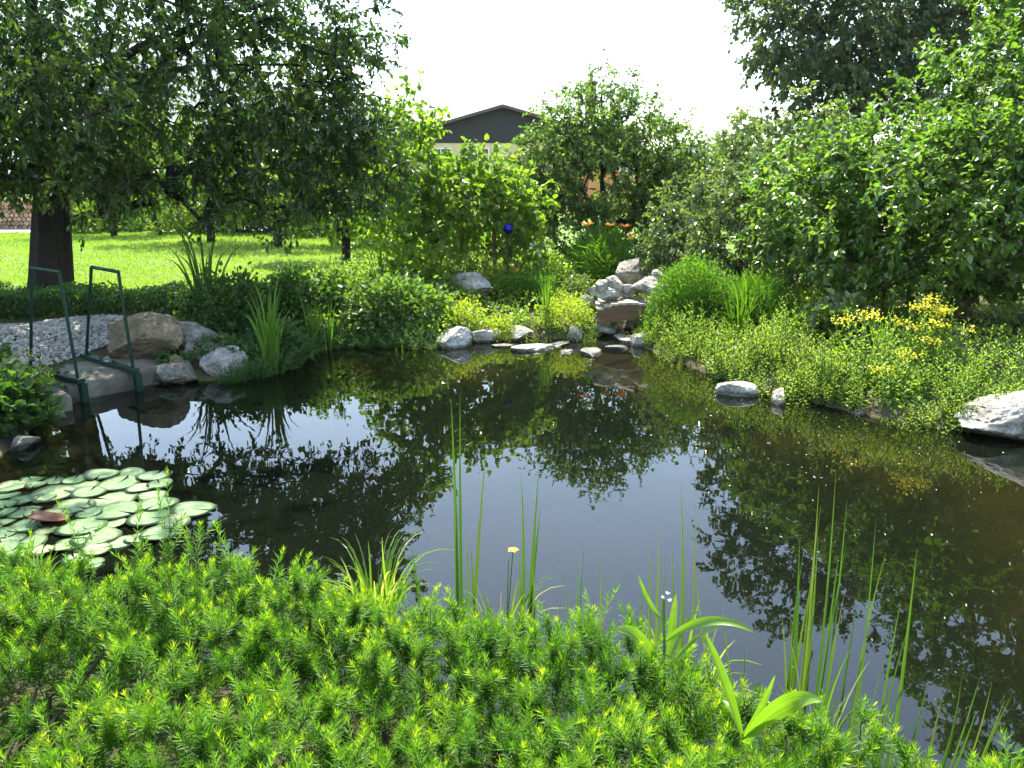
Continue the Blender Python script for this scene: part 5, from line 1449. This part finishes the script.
reed_group('short row of reeds at the corner of the hedge', 2.2, 0, [(928, 683, 922), (942, 695, 935), (962, 676, 946), (980, 678, 960), (992, 682, 975), (1012, 694, 990), (976, 712, 962), (955, 720, 945), (1005, 700, 996)], .010)

# variegated sedge clumps
def sedge(label, px, Y, z, blades, n_extra, h):
    c = atY(px, 590, Y)
    t = thing('sedge_clump', label, 'plant', (c.x, c.y, z), 0, 'pale edged grass clumps at the near bank')
    mb = MB()
    for tx, ty in blades:
        p1 = atY(tx, ty, Y + random.uniform(-.1, .1)); tip = np.array([p1.x - c.x, p1.y - c.y, p1.z - z])
        mb.blade((tip[0] * .25 + random.gauss(0, .03), random.gauss(0, .04), 0), tip, .014, (tip[0] * -.2, 0, .06), 8, random.uniform(.2, .9))
    for i in range(n_extra):
        a = random.uniform(0, 6.28); r_ = random.uniform(.08, .36)
        mb.blade((math.cos(a) * r_ * .3, math.sin(a) * r_ * .3, 0), (math.cos(a) * r_, math.sin(a) * r_, h * random.uniform(.55, 1) * (1 - .5 * r_)), .012, (-math.cos(a) * r_ * .25, -math.sin(a) * r_ * .25, .14 * r_ / .3), 8, random.uniform(.0, 1) ** 1.3)
    mb.build('foliage', M['sedge'], t)
sedge('pale edged grass clump behind the hedge beside the dark reflection', 375, 2.98, .05, [(347, 543), (382, 537), (318, 572), (329, 560), (368, 540), (392, 572), (405, 590), (309, 590), (355, 560), (340, 556)], 60, .58)
sedge('pale edged grass clump below the reed tufts', 500, 2.72, .05, [(470, 590), (520, 575), (545, 600), (528, 590)], 40, .54)
sedge('pale edged grass clump behind the leaning reeds', 690, 2.42, .05, [(640, 610), (720, 620), (735, 640), (700, 600)], 40, .36)
sedge('pale edged grass clump at the thin end of the hedge', 830, 2.12, .05, [(790, 640), (850, 650), (870, 660)], 30, .52)
sedge('pale edged grass clump below the lily pads', 30, 3.02, .05, [(8, 545), (60, 540), (45, 560)], 26, .58)

# lance leaved plants in front
def lance(label, px, py, Y, leaves, stem_to=None, flowers=()):
    c = atY(px, py, Y); z0 = gz(c.x, c.y)
    t = thing('lance_leaf_plant', label, 'plant', (c.x, c.y, z0))
    o = np.array([c.x, c.y, z0])
    if stem_to:
        p1 = np.array(tuple(atY(stem_to[0], stem_to[1], Y))) - o
        st = MB(); st.tube([(0, 0, -.02), p1 * .5 + [.01, 0, 0], p1], [.006, .005, .003], 6, caps=False); st.build('stem', M['green_stem'], t)
    lf = MB()
    for (bx_, by_), (tx, ty), wd, arch, dy in leaves:
        a = np.array(tuple(atY(bx_, by_, Y))) - o; e = np.array(tuple(atY(tx, ty, Y + dy))) - o
        n = 18; tt = np.linspace(0, 1, n)[:, None]
        P = a + (e - a) * tt + np.array([0, 0, arch]) * (4 * tt * (1 - tt))
        T = unit(np.gradient(P, axis=0)); view = np.array([.25, -.75, .62])
        B = unit(np.cross(T, view)); N = np.cross(B, T)
        ww = wd * np.sin(np.pi * np.clip(.10 + .90 * tt, 0, 1)) ** .75
        K = 13; cs = np.linspace(-.5, .5, K)
        cols = [P + B * ww * c_ + N * ww * (.62 * c_ * c_ - (.012 if abs(c_) < .02 else 0)) + N * .0006 * (k_ % 2) for k_, c_ in enumerate(cs)]
        V = np.stack(cols, 1).reshape(-1, 3)
        i = np.arange(n - 1)[:, None] * K; j = np.arange(K - 1)[None]
        lf.add(V, [np.stack([i + j, i + j + 1, i + K + 1 + j, i + K + j], -1).reshape(-1, 4)],
               (np.array([.35 + .35 * (k_ % 2) + (.4 if abs(c_) < .02 else 0) for k_, c_ in enumerate(cs)])[None] + .25 * (np.linspace(0, 1, n) ** 3)[:, None] + rng.normal(0, .05, (n, 1))).ravel())
    lf.build('foliage', M['lance'], t, True)
    if flowers:
        fl = MB()
        for fx, fy in flowers:
            p = np.array(tuple(atY(fx, fy, Y))) - o; k = 9
            fl.leaves(p + rng.normal(0, .002, (k, 3)), rnd(k), rnd(k), .006, .006, rng.random(k))
        fl.build('blossom', M['petal_white'], t)
lance('lance leaved plant with an arching long leaf and tiny white buds', 664, 720, 2.05,
      [((664, 692), (613, 631), .040, .07, -.05), ((666, 640), (756, 634), .026, .05, -.1), ((668, 655), (676, 592), .026, .0, .05), ((663, 618), (637, 571), .017, -.03, .0), ((668, 660), (700, 610), .014, .03, .1), ((668, 670), (727, 627), .012, .04, .1)],
      (664, 598), [(663, 597), (667, 593), (670, 600)])
lance('lance leaved plant with a broad leaf lying over the hedge', 742, 770, 1.72,
      [((742, 736), (703, 630), .026, .015, .0), ((742, 738), (776, 672), .020, -.02, .0), ((743, 742), (824, 702), .048, .05, -.12), ((742, 738), (722, 700), .016, .02, .08)])
# buttercup
c = atY(505, 610, 2.5); t = thing('buttercup', 'single yellow buttercup on a thin stem above the hedge', 'flower', (c.x, c.y, 0.05))
e = np.array(tuple(atY(513, 551, 2.5))) - np.array([c.x, c.y, .05])
b = MB(); b.tube([(0, 0, 0), e * .55 + [-.01, 0, .02], e], [.003, .0025, .002], 5, caps=False)
e2 = np.array(tuple(atY(512, 560, 2.5))) - np.array([c.x, c.y, .05]); b.tube([e * .55 + [-.01, 0, .02], e2 + [-.012, 0, 0]], .0015, 4, caps=False); b.build('stem', M['green_stem'], t)
b = MB(); an = np.arange(5) * 1.2566; D = unit(np.stack([np.cos(an), np.sin(an) , np.full(5, .35)], 1))
b.leaves(np.repeat([e], 5, 0), D, np.tile([0, 0, 1.0], (5, 1)), .022, .022, rng.random(5), 'broad'); b.build('petals', M['petal_yellow'], t)
